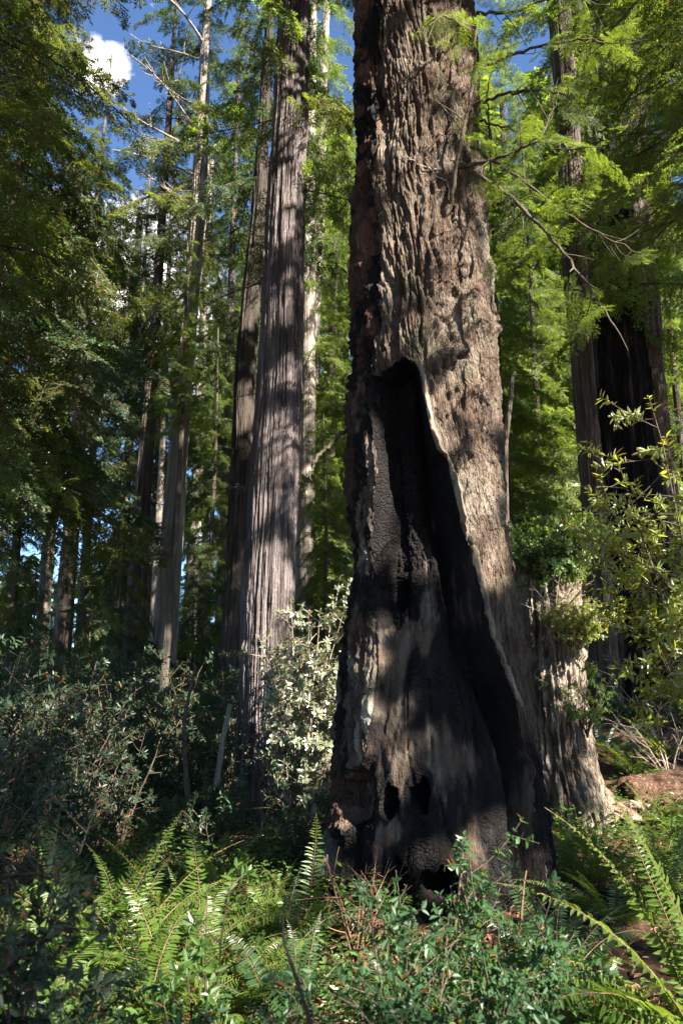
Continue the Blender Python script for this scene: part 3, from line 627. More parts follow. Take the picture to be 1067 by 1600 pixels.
# ------------------------------------------------------------------ conifer boughs
def bough(seed, L=2.6, ntw=22, twl=.85, nl=.030, nw=.0075, step=.014, droop=.35, sub=5, flat=1.0, jit=.14):
    rng = np.random.default_rng(seed)
    t = np.linspace(0, 1, 9)
    ax = np.stack([t * L, .10 * L * np.sin(t * 2.2 + rng.uniform(0, 6)) * t * .5, .10 * t * L - droop * L * t ** 2 * .6], 1)
    wood = Acc(); wood.tube(ax, .016 * L / 2 * (1 - .85 * t) + .0025, 5)
    NP, ND, NN = [], [], []
    def spray(p0, d, ln, nrm):
        n = max(3, int(ln / step)); u = (np.arange(n) + .5) / n
        side = np.cross(d, nrm); side /= np.linalg.norm(side) + 1e-9
        c = p0 + np.outer(u * ln, d) - np.outer((u * ln) ** 2 * .35, (0, 0, 1.0))
        for sg in (-1, 1):
            dd = d * .55 + sg * side * .85 + rng.normal(0, jit, (n, 3)) - np.array([0, 0, .10])
            NP.append(c); ND.append(dd); NN.append(nrm + rng.normal(0, .2 + jit, (n, 3)))
    for k in range(ntw):
        u = .10 + .90 * (k + rng.uniform(-.3, .3)) / ntw; u = min(max(u, .05), .99)
        i = min(int(u * 8), 7); f = u * 8 - i; p = ax[i] * (1 - f) + ax[i + 1] * f; T = norm(ax[i + 1] - ax[i])
        sg = 1 if k % 2 else -1
        ln = twl * (1.05 - .75 * u) * rng.uniform(.6, 1.2) * (0.6 + .4 * min(1, u * 4))
        a = R(rng.uniform(42, 68))
        d = norm(T * math.cos(a) + np.array([-T[1], T[0], 0]) * sg * math.sin(a) + np.array([0, 0, rng.uniform(-.32, .12) * flat]))
        q = np.linspace(0, 1, 4); tw = p + np.outer(q * ln, d) - np.outer((q * ln) ** 2 * .35, (0, 0, 1.0))
        wood.tube(tw, .006 * (1 - .7 * q) * (ln / .6) ** .5 + .001, 3)
        nrm = norm(np.array([rng.normal(0, .25 * flat), rng.normal(0, .25 * flat), 1.0]))
        spray(tw[2], norm(tw[3] - tw[2]), ln * .42, nrm)
        for j in range(sub):
            v = (j + .6) / (sub + .6); pj = p + d * ln * v - np.array([0, 0, (v * ln) ** 2 * .35])
            for s2 in (-1, 1):
                a2 = R(rng.uniform(40, 62)); sd = norm(np.cross(d, nrm)) * s2
                d2 = norm(d * math.cos(a2) + sd * math.sin(a2) + np.array([0, 0, rng.uniform(-.35, .05)]))
                spray(pj, d2, ln * (.44 - .26 * v) * rng.uniform(.7, 1.25), nrm)
    P, D, Nn = np.concatenate(NP), np.concatenate(ND), np.concatenate(NN)
    Ln = nl * rng.uniform(.75, 1.2, len(P))
    return wood, needles(P, D, Nn, Ln, nw * rng.uniform(.8, 1.2, len(P)))
def bough_meshes(tagname, mat, wmat, **k):
    out = []
    for s in range(4):
        wd, (V, F) = bough(100 + s * 7 + hash(tagname) % 1 , **k)
        out.append((wd.mesh('bough_wood', M[wmat]), mesh_np('bough_needles', V, F, M[mat], False)))
    return out
BO = {}
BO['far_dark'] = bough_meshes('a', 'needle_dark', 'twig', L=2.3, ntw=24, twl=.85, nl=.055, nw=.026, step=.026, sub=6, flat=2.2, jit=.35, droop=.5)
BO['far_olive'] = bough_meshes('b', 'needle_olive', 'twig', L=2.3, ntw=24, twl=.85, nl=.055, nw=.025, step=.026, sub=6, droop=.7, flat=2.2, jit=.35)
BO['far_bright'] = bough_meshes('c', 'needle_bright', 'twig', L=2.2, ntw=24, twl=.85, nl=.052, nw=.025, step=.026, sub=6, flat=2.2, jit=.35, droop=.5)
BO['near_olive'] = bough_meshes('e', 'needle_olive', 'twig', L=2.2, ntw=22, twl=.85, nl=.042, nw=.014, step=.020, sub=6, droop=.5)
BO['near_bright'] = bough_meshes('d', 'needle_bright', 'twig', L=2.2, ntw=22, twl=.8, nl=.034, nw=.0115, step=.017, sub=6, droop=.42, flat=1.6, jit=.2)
def bare_bough(seed, L=1.6):
    rng = np.random.default_rng(seed); w = Acc(); t = np.linspace(0, 1, 8)
    ax = np.stack([t * L, .12 * np.sin(t * 5 + seed) * t, .12 * np.sin(t * 3 + seed * 2) * t - .15 * t ** 2], 1)
    w.tube(ax, .022 * (1 - .8 * t) + .003, 6)
    for k in range(9):
        u = rng.uniform(.2, .95); p = ax[int(u * 7)]; a = rng.uniform(-1.3, 1.3); ln = rng.uniform(.15, .6) * (1.2 - u)
        q = np.linspace(0, 1, 4); d = np.array([math.cos(a), math.sin(a), rng.uniform(-.4, .4)])
        w.tube(p + np.outer(q * ln, d) + .05 * np.outer(q ** 2, rng.normal(0, 1, 3)), .008 * (1 - .7 * q) + .0015, 4)
    return w
BARE = {m: [bare_bough(s).mesh('dead_limb', M[m]) for s in range(3)] for m in ('dead_twig', 'twig', 'bark_pale')}

def add_bough(root, kind, loc, az, tilt, sc, rng, roll=0.0, shaft=False):
    if kind.startswith('near') or shaft:
        b0 = np.array(loc) + np.array(root.location); dv = np.array([math.cos(az), math.sin(az), -math.sin(tilt) - .1])
        if in_shaft([b0 + dv * 2.2 * sc * f for f in (.3, .5, .7, .9)]): return
    w, f = BO[kind][rng.integers(len(BO[kind]))]
    o = obj('branch', w, root, loc, (roll, tilt, az), (sc, sc, sc)); obj('foliage', f, o)
    return o
LM = 1.25
def crown(root, centre, h0, h1, n, kind, rmax, rng, rmin=.4, taper=.75, tilt=(.0, .65), az=None, kinds2=None, p2=0.0, keep=None, shaft=False):
    """boughs up a trunk; centre(h) gives the trunk's sideways offset at height h"""
    n = int(n * LM)
    for k in range(n):
        u = (k + rng.uniform(0, 1)) / n; h = h0 + (h1 - h0) * u
        rad = (rmin + (rmax - rmin) * (1 - u) ** taper) * rng.uniform(.7, 1.15)
        a = k * 2.399 + rng.uniform(-.5, .5) if az is None else rng.uniform(*az)
        cx, cy = centre(h); loc = (cx, cy, h)
        if keep is not None and not keep(np.array(loc) + np.array(root.location), a, rad): continue
        kd = kinds2 if kinds2 and rng.random() < p2 else kind
        add_bough(root, kd, loc, a, rng.uniform(*tilt), rad / 2.3, rng, rng.normal(0, .45), shaft)

def conifer(label, px, Y, h, cb, n, kind, rmax, seed, name='hemlock_tree', group=None, kinds2=None, p2=.3, lean=0.0, mat='bark_dark', x=None, keep=None, rmin=.4, r0=None):
    rng = np.random.default_rng(seed)
    x = at(px, 900, Y)[0] if x is None else x; z = gz(x, Y)
    root = thing(name, label, 'tree', (x, Y, z), group)
    r0 = h * .006 + .02 if r0 is None else r0
    t = np.linspace(0, 1, 14); ph = rng.uniform(0, 6)
    pts = np.stack([lean * t * h + .05 * np.sin(t * 6 + ph), .05 * np.cos(t * 5 + ph), -.3 + t * (h + .3)], 1)
    obj('trunk', mesh_np('trunk', *tube(pts, r0 * (1 - .92 * t) + .01, 10), M[mat]), root)
    crown(root, lambda q: (lean * q, 0.0), cb, h * .985, n, kind, rmax, rng, rmin=rmin, kinds2=kinds2, p2=p2, keep=keep)
    return root

# crowns of the trunks built above
def crown_of(key, h0, h1, n, kind, rmax, seed, **k):
    root, f, rf = TREES[key]; crown(root, f, h0, h1, n, kind, rmax, np.random.default_rng(seed), **k)
crown_of('pale', 10.5, 23, 26, 'far_dark', 2.8, 201, rmin=1.4, kinds2='far_olive', p2=.4, shaft=True)
crown_of('leftdark', 10, 23, 26, 'far_dark', 2.6, 202, rmin=1.2)
crown_of('farA', 9, 22, 26, 'far_olive', 3.0, 203, rmin=1.4)
crown_of('farB', 9, 22, 26, 'far_dark', 3.0, 204, rmin=1.4)
crown_of('farC', 9, 24, 20, 'far_dark', 3.0, 205, rmin=1.4)
crown_of('blue', 7, 26, 30, 'far_dark', 3.2, 206, rmin=1.4)
crown_of('thin', 6, 25, 36, 'far_bright', 2.4, 207, rmin=1.2, kinds2='far_dark', p2=.5)
crown_of('dark', 12, 24, 22, 'far_dark', 2.8, 208, rmin=1.4, shaft=True)
crown_of('mate', 6, 26, 36, 'far_bright', 2.2, 209, rmin=1.2, kinds2='far_olive', p2=.4)
crown_of('mate2', 9, 28, 28, 'far_bright', 2.4, 210, rmin=1.2)
crown_of('gapA', 4, 26, 56, 'far_bright', 3.2, 211, rmin=1.4)
crown_of('gapB', 5, 26, 50, 'far_bright', 3.2, 212, rmin=1.4)
crown_of('second', 10, 17, 16, 'far_olive', 2.2, 213, rmin=1.4, kinds2='far_bright', p2=.5, tilt=(.2, .6), shaft=True)
crown_of('rightbig', 8, 21, 26, 'far_bright', 3.4, 214, rmin=1.8, shaft=True)
crown_of('rightpale', 9, 20, 16, 'far_bright', 2.6, 215, rmin=1.4, shaft=True)
for i in range(6):
    crown_of('bg%d' % i, 3.5, 26, 54, 'far_bright' if i < 4 else 'far_olive', 3.4, 220 + i, rmin=1.6, kinds2='far_dark', p2=.3 if i < 4 else .6)
def dead_limbs(key, spec, mat):
    root, f, rf = TREES[key]
    for k, (h, a, sc, tl) in enumerate(spec):
        cx, cy = f(h); obj('dead_limb', BARE[mat][k % 3], root, (cx, cy, h), (k * 1.3, tl, a), (sc,) * 3)
rg = np.random.default_rng(8)
dead_limbs('pale', [(rg.uniform(14, 20.5), math.pi + rg.uniform(-.9, 1.6), rg.uniform(1.0, 1.8), rg.uniform(-.5, .1)) for _ in range(16)] + [(rg.uniform(9, 23), rg.uniform(-1.2, .6), rg.uniform(.6, 1.0), .0) for _ in range(8)], 'bark_pale')
dead_limbs('second', [(6.4, 3.3, .5, .1), (5.0, -.3, .45, .05), (4.9, 3.0, .7, .1), (9.3, 2.9, .5, -.1), (8.5, 3.2, .9, .3)], 'twig')
dead_limbs('leftdark', [(rg.uniform(4, 16), rg.uniform(-3.1, 3.1), rg.uniform(.5, 1.0), .1) for _ in range(12)], 'twig')
dead_limbs('blue', [(rg.uniform(4, 18), rg.uniform(-3.1, 3.1), rg.uniform(.6, 1.2), .1) for _ in range(8)], 'twig')

# whole conifers
CON = [
 ('drooping dark hemlock with sunlit yellow tips, nearest tree of the left foliage wall', -45, 11.5, 19, 5.2, 84, 'far_olive', 3.6, 301, dict(kinds2='far_dark', p2=.45)),
 ('shadowy hemlock behind the drooping dark one, filling the side of the view', -30, 15, 18, 6.0, 36, 'far_dark', 3.4, 302, dict(kinds2='far_olive', p2=.4)),
 ('hemlock with hanging olive boughs between the foliage wall and the sky gap', 100, 20, 22, 11, 36, 'far_olive', 2.6, 303, dict(kinds2='far_dark', p2=.5)),
 ('tall blue green conifer under the white sky gap', 190, 27, 24, 3, 50, 'far_dark', 3.0, 304, dict()),
 ('young redwood with glowing yellow green tip in front of the pale trunk', 268, 15.5, 12.6, 7.6, 44, 'far_bright', 1.1, 305, dict(rmin=.25)),
 ('dusky hemlock sapling at the foot of the dark straight trunk', 195, 17, 6.0, 1.2, 26, 'far_dark', 1.9, 306, dict(kinds2='far_olive', p2=.4)),
 ('mid height hemlock with layered boughs left of the dark ridged redwood', 326, 20, 12, 1.5, 48, 'far_bright', 1.9, 307, dict(kinds2='far_dark', p2=.4)),
 ('small bright hemlock filling the gap beside the burnt tree', 506, 17, 8.2, 1.5, 52, 'far_bright', 1.3, 308, dict()),
 ('bright green hemlock rising just right of the burnt trunk', 800, 17, 15, 1.2, 84, 'far_bright', 2.3, 309, dict()),
 ('dense green hemlock between the burnt tree and the pale narrow redwood', 858, 21, 19, 1.2, 100, 'far_bright', 2.7, 310, dict(kinds2='far_dark', p2=.15)),
 ('leafy green hemlock behind the blackened redwood', 1000, 23, 22, 1.5, 90, 'far_bright', 3.2, 311, dict(kinds2='far_dark', p2=.2)),
 ('deep green hemlock at the outer edge beyond the blackened redwood', 1090, 19.5, 18, 1.5, 60, 'far_bright', 2.2, 312, dict(kinds2='far_dark', p2=.3)),
 ('tall background hemlock against the sky above the green gap', 560, 30, 30, 2, 80, 'far_bright', 3.4, 313, dict(kinds2='far_olive', p2=.3)),
 ('dark spire shaped conifer deep behind the thin dark trunk', 350, 33, 27, 3, 40, 'far_dark', 3.0, 314, dict()),
 ('deep shade conifer low behind the rhododendron thicket', 60, 21, 5.0, .8, 24, 'far_dark', 2.4, 315, dict()),
 ('squat shaded conifer behind the thicket near the dark leaning trunk', 150, 25, 5.0, .8, 24, 'far_dark', 2.6, 316, dict()),
 ('low dark conifer at the foot of the distant bluish trunk', 305, 27, 6.5, .6, 40, 'far_dark', 2.2, 317, dict()),
]
for lb, px, Y, h, cb, n, kd, rm, sd, kw in CON:
    conifer(lb, px, Y, h, cb, n, kd, rm, sd, **kw)

for lb, px, Y, h, cb, n, kd, rm, sd, kw in (
 ('towering hemlock closing the sky gap right of the burnt trunk top', 775, 25, 34, 6, 90, 'far_bright', 3.0, 331, dict(kinds2='far_dark', p2=.3)),
 ('towering hemlock behind the bare white limbs of the pale trunk', 345, 26, 31, 8, 84, 'far_dark', 2.8, 332, dict(kinds2='far_bright', p2=.35)),
 ('tall thin crowned conifer between the dark straight trunk and the white sky gap', 235, 31, 33, 9, 70, 'far_dark', 2.6, 333, dict(kinds2='far_olive', p2=.3)),
 ('tall hemlock filling the sky beyond the blackened redwood', 1010, 27, 36, 8, 90, 'far_bright', 3.4, 334, dict(kinds2='far_dark', p2=.3))):
    conifer(lb, px, Y, h, cb, n, kd, rm, sd, **kw)

# near hemlocks whose boughs hang into the picture
rng = np.random.default_rng(77)
nh = conifer('near hemlock with lacy backlit boughs hanging over the blackened redwood', 0, 5.9, 13, 99, 0, 'near_bright', 1, 321, x=4.5, r0=.12)
for k in range(48):
    h = 6.4 + 6.4 * (k / 48) + rng.uniform(-.2, .2)
    add_bough(nh, 'near_bright', (0, 0, h), math.pi + rng.uniform(-1.0, 1.0), rng.uniform(-.05, .35), rng.uniform(.75, 1.12), rng, rng.normal(0, .25))
nh2 = conifer('second near hemlock with sunlit boughs above the stump and log', 0, 9.6, 14, 99, 0, 'near_bright', 1, 322, x=5.9, r0=.17)
for k in range(40):
    h = 8.6 + 5.4 * (k / 40) + rng.uniform(-.2, .2)
    add_bough(nh2, 'near_bright', (0, 0, h), math.pi + rng.uniform(-1.1, 1.0), rng.uniform(-.05, .35), rng.uniform(.9, 1.35), rng, rng.normal(0, .25))
nh3 = conifer('near hemlock whose boughs hang in front of the grey redwood crown', 0, 8.2, 13.5, 99, 0, 'near_bright', 1, 323, x=-5.9, r0=.12)
for k in range(40):
    h = 4.6 + 8.6 * (k / 40) + rng.uniform(-.2, .2)
    add_bough(nh3, 'near_olive' if k % 3 else 'near_bright', (0, 0, h), rng.uniform(-1.2, .9) if k % 3 else rng.uniform(-2.5, 2.5), rng.uniform(0, .35), rng.uniform(1.0, 1.6), rng, rng.normal(0, .25))

# thin arching limbs of the burnt tree with lichen twigs
def limb(root, pts, r0, r1, mat='twig', twigs=10, seed=0, name='branch', tl=.35, leafy=0):
    P = np.array([at(*p) for p in pts]) - np.array(root.location)
    t = np.linspace(0, 1, len(P)); u = np.linspace(0, 1, 26)
    Q = np.stack([np.interp(u, t, P[:, i]) for i in range(3)], 1)
    for _ in range(3): Q[1:-1] = (Q[:-2] + 2 * Q[1:-1] + Q[2:]) / 4
    rng = np.random.default_rng(seed); Q[1:] += rng.normal(0, .008, (25, 3))
    w = Acc(); w.tube(Q, r0 + (r1 - r0) * u, 6)
    for k in range(twigs):
        i = rng.integers(4, 25); d = norm(norm(Q[min(i + 1, 25)] - Q[i - 1]) + rng.normal(0, .8, 3)); ln = rng.uniform(.3, 1) * tl; q = np.linspace(0, 1, 5)
        w.tube(Q[i] + np.outer(q * ln, d) + np.outer(q ** 2 * ln * .3, rng.normal(0, .6, 3)), (r0 * .3) * (1 - .75 * q) + .001, 4)
    o = obj(name, w.mesh(name, M[mat]), root)
    for k in range(leafy):
        i = rng.integers(7, 25); sc = rng.uniform(.16, .32)
        obj('foliage', BO['near_bright'][rng.integers(4)][1], o, Q[i], (rng.normal(0, .4), rng.uniform(0, .6), rng.uniform(0, 6.28)), (sc,) * 3)
    return o
limb(BT, [(715, 262, 6.0), (775, 250, 5.6), (845, 218, 5.4), (866, 160, 5.4)], .020, .006, seed=1, leafy=3)
limb(BT, [(720, 255, 6.0), (790, 300, 5.6), (860, 370, 5.3), (915, 440, 5.1), (960, 510, 5.0)], .022, .006, seed=2, leafy=5, twigs=14)
limb(BT, [(735, 230, 6.1), (800, 270, 5.7), (870, 325, 5.4), (935, 365, 5.2), (1010, 400, 5.0)], .018, .005, seed=3, leafy=5, twigs=14)
limb(BT, [(740, 165, 6.2), (790, 145, 5.8), (850, 140, 5.6), (900, 152, 5.4)], .018, .006, seed=4, leafy=5)
limb(BT, [(735, 115, 6.2), (810, 80, 5.9), (900, 60, 5.7), (990, 70, 5.5)], .018, .005, seed=5, leafy=8)
limb(BT, [(700, 345, 6.0), (708, 290, 5.85), (722, 215, 5.8), (738, 130, 5.8), (745, 40, 5.8)], .026, .010, 'twig', seed=6, twigs=8, leafy=2)
limb(BT, [(735, 60, 6.2), (715, 30, 5.7), (690, 25, 5.5), (670, 40, 5.4)], .014, .005, seed=11, leafy=4)
limb(BT, [(745, 20, 6.3), (800, 20, 6.0), (870, -10, 5.8), (950, 10, 5.6)], .018, .005, seed=12, leafy=8)
limb(BT, [(748, 190, 6.4), (800, 200, 6.1), (860, 235, 5.9), (930, 230, 5.7)], .014, .005, seed=13, leafy=6)
limb(BT, [(765, 320, 6.5), (790, 312, 6.3), (803, 318, 6.2)], .04, .012, seed=7, twigs=2)
limb(BT, [(770, 235, 6.5), (760, 170, 6.2), (770, 60, 6.0)], .014, .005, seed=8, twigs=6)
limb(BT, [(545, 668, 6.5), (520, 690, 6.3), (495, 715, 6.2), (482, 745, 6.2)], .022, .012, seed=9, twigs=1)
limb(BT, [(690, 265, 6.0), (660, 262, 5.9), (630, 240, 5.9)], .010, .004, 'dead_twig', seed=10, twigs=4, tl=.2)

# ------------------------------------------------------------------ far woods
def far_woods():
    rng = np.random.default_rng(5); P, D, N_, L_ = [], [], [], []; trunks = Acc()
    for k in range(96):
        Y = rng.uniform(36, 78); px = rng.uniform(-250, 1350); x = (px - 533) / FPX * Y
        if px < 520:
            h = rng.uniform(3, 7) if rng.random() < .55 else rng.uniform(14, 30)
            if px < 230: h = rng.uniform(6, 12) if rng.random() < .7 else rng.uniform(3, 5)
        else: h = rng.uniform(20, 42)
        n = int(70 * h); u = rng.random(n) ** .8; a = rng.uniform(0, 6.283, n)
        rm = min(h * .16, 3.8) * (1 - u) ** .7 + .2; rr = rm * np.sqrt(rng.random(n))
        z = gz(x, Y) + .4 + u * h
        p = np.stack([x + np.cos(a) * rr, Y + np.sin(a) * rr, z], 1)
        P.append(p); D.append(np.stack([np.cos(a), np.sin(a), rng.uniform(-.6, .0, n)], 1)); N_.append(np.stack([rng.normal(0, .4, n), rng.normal(0, .4, n), np.ones(n)], 1)); L_.append(rng.uniform(.35, .8, n))
        t = np.linspace(0, 1, 5); trunks.tube(np.stack([x + 0 * t, Y + 0 * t, gz(x, Y) - .2 + t * h], 1), h * .012 * (1 - .9 * t) + .02, 6)
    P, D, N_, L_ = map(np.concatenate, (P, D, N_, L_))
    V, F = leaves(P, D, N_, L_, L_ * .42, .1, .2); tv, tf = trunks.get()
    me = mesh_np('far_woods', np.concatenate([V, tv]), np.concatenate([F, tf + len(V)]), [M['needle_bright'], M['bark_dark']], False, midx=np.concatenate([np.zeros(len(F)), np.ones(len(tf))]))
    o = obj('far_woods', me); tag(o, 'far off green conifer woods beyond the trunks', 'woods', None, 'stuff')
far_woods()

# ------------------------------------------------------------------ unseen trees added for shade, with holes cut for sun patches
def shade_trees():
    rng = np.random.default_rng(99); n = 8200
    T = np.stack([rng.uniform(-7.5, 4.6, n), rng.uniform(.8, 13.5, n), rng.uniform(0, 9.5, n)], 1)
    C = T + SUN * rng.uniform(11, 21, n)[:, None]
    T[:, 0] = np.where(T[:, 2] > 5.0, np.minimum(T[:, 0], 4.6 - (T[:, 2] - 5.0) * .55) , T[:, 0]); C = T + SUN * rng.uniform(11, 21, n)[:, None]
    thin = np.where((T[:, 0] < -1.2) | (T[:, 1] < 5.2), rng.random(n) < .45, False)
    dens = fbm(C[:, 0] * .55, C[:, 1] * .55, C[:, 2] * .55, 3, 61)
    m2 = 2400; T2 = np.stack([rng.uniform(4.0, 8.5, m2), rng.uniform(11.5, 16.5, m2), rng.uniform(0, 11, m2)], 1); T3 = np.stack([rng.uniform(-.6, 2.6, m2), rng.uniform(5.2, 6.6, m2), rng.uniform(0, 9.5, m2)], 1)
    C = np.concatenate([C, T2 + SUN * rng.uniform(9, 20, m2)[:, None], T3 + SUN * rng.uniform(11, 20, m2)[:, None]]); dens = np.concatenate([dens, np.ones(2 * m2)]); thin = np.concatenate([thin, np.zeros(2 * m2, bool)])
    px, py, dep = project(C); vis = (dep > 0) & (px > -130) & (px < 1197) & (py > -140) & (py < 1740)
    C = C[~vis & (C[:, 2] > 5.0) & (dens > -.42) & ~thin]
    q = 2600; E = np.stack([rng.uniform(-16, 14, q), rng.uniform(-16, 9, q), rng.uniform(12.5, 21, q)], 1)
    px, py, dep = project(E); vis = (dep > -2) & (px > -300) & (px < 1370) & (py > -330)
    nc = len(C); C = np.concatenate([C, E[~vis]])
    P, D, N_, L_ = [], [], [], []
    lit, lr = LITP, LITR
    for ci, c in enumerate(C):
        big = 1.0 if ci < nc else 2.1; m = 24; az = rng.uniform(0, 6.283); d = np.array([math.cos(az), math.sin(az), rng.uniform(-.4, .1)])
        s = np.cross(d, (0, 0, 1.0)); u = rng.uniform(-.5, .5, m); sg = rng.choice([-1, 1], m)
        w = rng.uniform(0, .32, m) * (1 - np.abs(u))
        P.append(c + big * (np.outer(u, d) + np.outer(sg * w, s) + rng.normal(0, .05, (m, 3))))
        D.append(d * .5 + np.outer(sg, s) * .8 + rng.normal(0, .3, (m, 3))); N_.append(rng.normal(0, .45, (m, 3)) + np.array([0, 0, 1.0])); L_.append(big * rng.uniform(.12, .22, m))
    P, D, N_, L_ = map(np.concatenate, (P, D, N_, L_))
    keep = np.ones(len(P), bool); PM = P + norm(D) * L_[:, None] * .5
    for q, r in zip(lit, lr):
        v = PM - q; t = v @ SUN; e = np.linalg.norm(v - np.outer(t, SUN), axis=1) - .30 * L_
        keep &= ~((t > 0) & (e < r * 1.15 * (1 + .35 * rng.normal(0, 1, len(P)).clip(-1, 1))))
    P, D, N_, L_ = P[keep], D[keep], N_[keep], L_[keep]
    spots = [(8.0, -9.0), (15.5, 1.5), (4.0, -9.5), (17, 6.5), (1.5, -4.5)]
    own = np.argmin([(P[:, 0] - a) ** 2 + (P[:, 1] - b) ** 2 for a, b in spots], 0)
    labs = ['tall shade redwood behind the viewer, out of frame', 'shade redwood beyond the right edge of the clearing', 'leaning shade redwood farther behind the viewer', 'broad shade redwood upslope past the log', 'slim shade redwood closest behind the viewer']
    for i, (a, b) in enumerate(spots):
        z = gz(a, b); root = thing('redwood_tree', labs[i], 'tree', (a, b, z)); t = np.linspace(0, 1, 10); hh = 24
        obj('trunk', mesh_np('trunk', *tube(np.stack([0 * t, 0 * t, -.3 + t * hh], 1), .42 * (1 - .85 * t), 14), M['bark_redwood']), root)
        k = own == i
        if k.any():
            V, F = leaves(P[k] - np.array([a, b, z]), D[k], N_[k], L_[k], L_[k] * .36, .1, .15)
            obj('crown', mesh_np('crown', V, F, M['needle_dark'], False), root)  # leaf sprays placed along sun rays and cut to shape the light
shade_trees()

# ------------------------------------------------------------------ ferns
def frond(seed, L=.9, arch=.9, npair=38, pl=.085, pw=.017, rise=1.2, mat='fern', dead=0.0):
    """one sword fern frond starting at the origin, leaving along +X and arching over"""
    rng = np.random.default_rng(seed); n = 14; t = np.linspace(0, 1, n)
    ang = rise - arch * (t ** 1.25) * 1.5; step = L / (n - 1)
    x = np.concatenate([[0], np.cumsum(np.cos(ang[:-1]) * step)]); z = np.concatenate([[0], np.cumsum(np.sin(ang[:-1]) * step)])
    y = .10 * L * np.sin(t * 3 + rng.uniform(0, 6)) * t
    ax = np.stack([x, y, z], 1); w = Acc(); w.tube(ax, .0042 * (1 - .8 * t) + .0008, 4)
    u = np.linspace(.14, .985, npair); i = np.minimum((u * (n - 1)).astype(int), n - 2); f = (u * (n - 1) - i)[:, None]
    p = ax[i] * (1 - f) + ax[i + 1] * f; T = norm(ax[i + 1] - ax[i]); Nn = norm(np.cross(np.cross(T, (0, 0, 1.0)), T))
    Nn = np.where(Nn[:, 2:3] < 0, -Nn, Nn); S = np.cross(T, Nn)
    prof = np.where(rng.random(npair) < .07, .35, 1.0) * np.clip(np.sin(np.clip((u - .06) / .94, 0, 1) ** .62 * np.pi) ** .75, .08, 1)
    for sg in (-1, 1):
        D = S * sg + T * .28 + Nn * (.10 + dead * rng.normal(0, .5, npair)[:, None]) + rng.normal(0, .11, (npair, 3))
        V, F = leaves(p, D, Nn + rng.normal(0, .12, (npair, 3)), pl * prof * rng.uniform(.88, 1.08, npair), pw * (.5 + .5 * prof), .10, .22)
        w.add(V, F)
    return mesh_np('frond', *w.get(), [M['rust_twig'], M[mat]], False, midx=np.concatenate([np.zeros((n - 1) * 4), np.ones(sum(len(q) for q in w.F) - (n - 1) * 4)]))
FR = {}
for mt in ('fern', 'fern_dark', 'fern_dead'):
    FR[mt] = [frond(s, 1.0, a, 40, .105, .020, rs, mt, .6 if mt == 'fern_dead' else 0) for s, a, rs in ((1, .55, 1.25), (2, .75, 1.2), (3, .95, 1.1), (4, .65, .9), (5, .40, 1.35))]
def fern(label, x, y, n, L, seed, mat='fern', az=None, dz=0.0, spec=None, dead=0, group=None):
    rng = np.random.default_rng(seed); root = thing('fern', label, 'fern', (x, y, gz(x, y) + dz), group)
    for k in range(n):
        a = k * 2.399 + rng.uniform(-.4, .4) if az is None else rng.uniform(*az)
        s = L * rng.uniform(.7, 1.1)
        obj('frond', FR[mat][rng.integers(5)], root, (0, 0, 0), (rng.normal(0, .38), rng.uniform(-.15, .45), a), (s, s * rng.uniform(.85, 1.1), s))
    for k in range(dead):
        s = L * rng.uniform(.6, .9); o = obj('frond', FR['fern_dead'][rng.integers(2, 4)], root, (0, 0, 0), (rng.normal(0, .3), rng.uniform(.3, .7), rng.uniform(0, 6.28)), (s, s, s)); o['label'] = 'dead rust brown frond'
    for (a, tl, s, v) in spec or ():
        obj('frond', FR[mat][v], root, (0, 0, 0), (0, tl, a), (s, s, s))
    return root
def gx(px, Y, py=1450): return float(at(px, py, Y)[0])
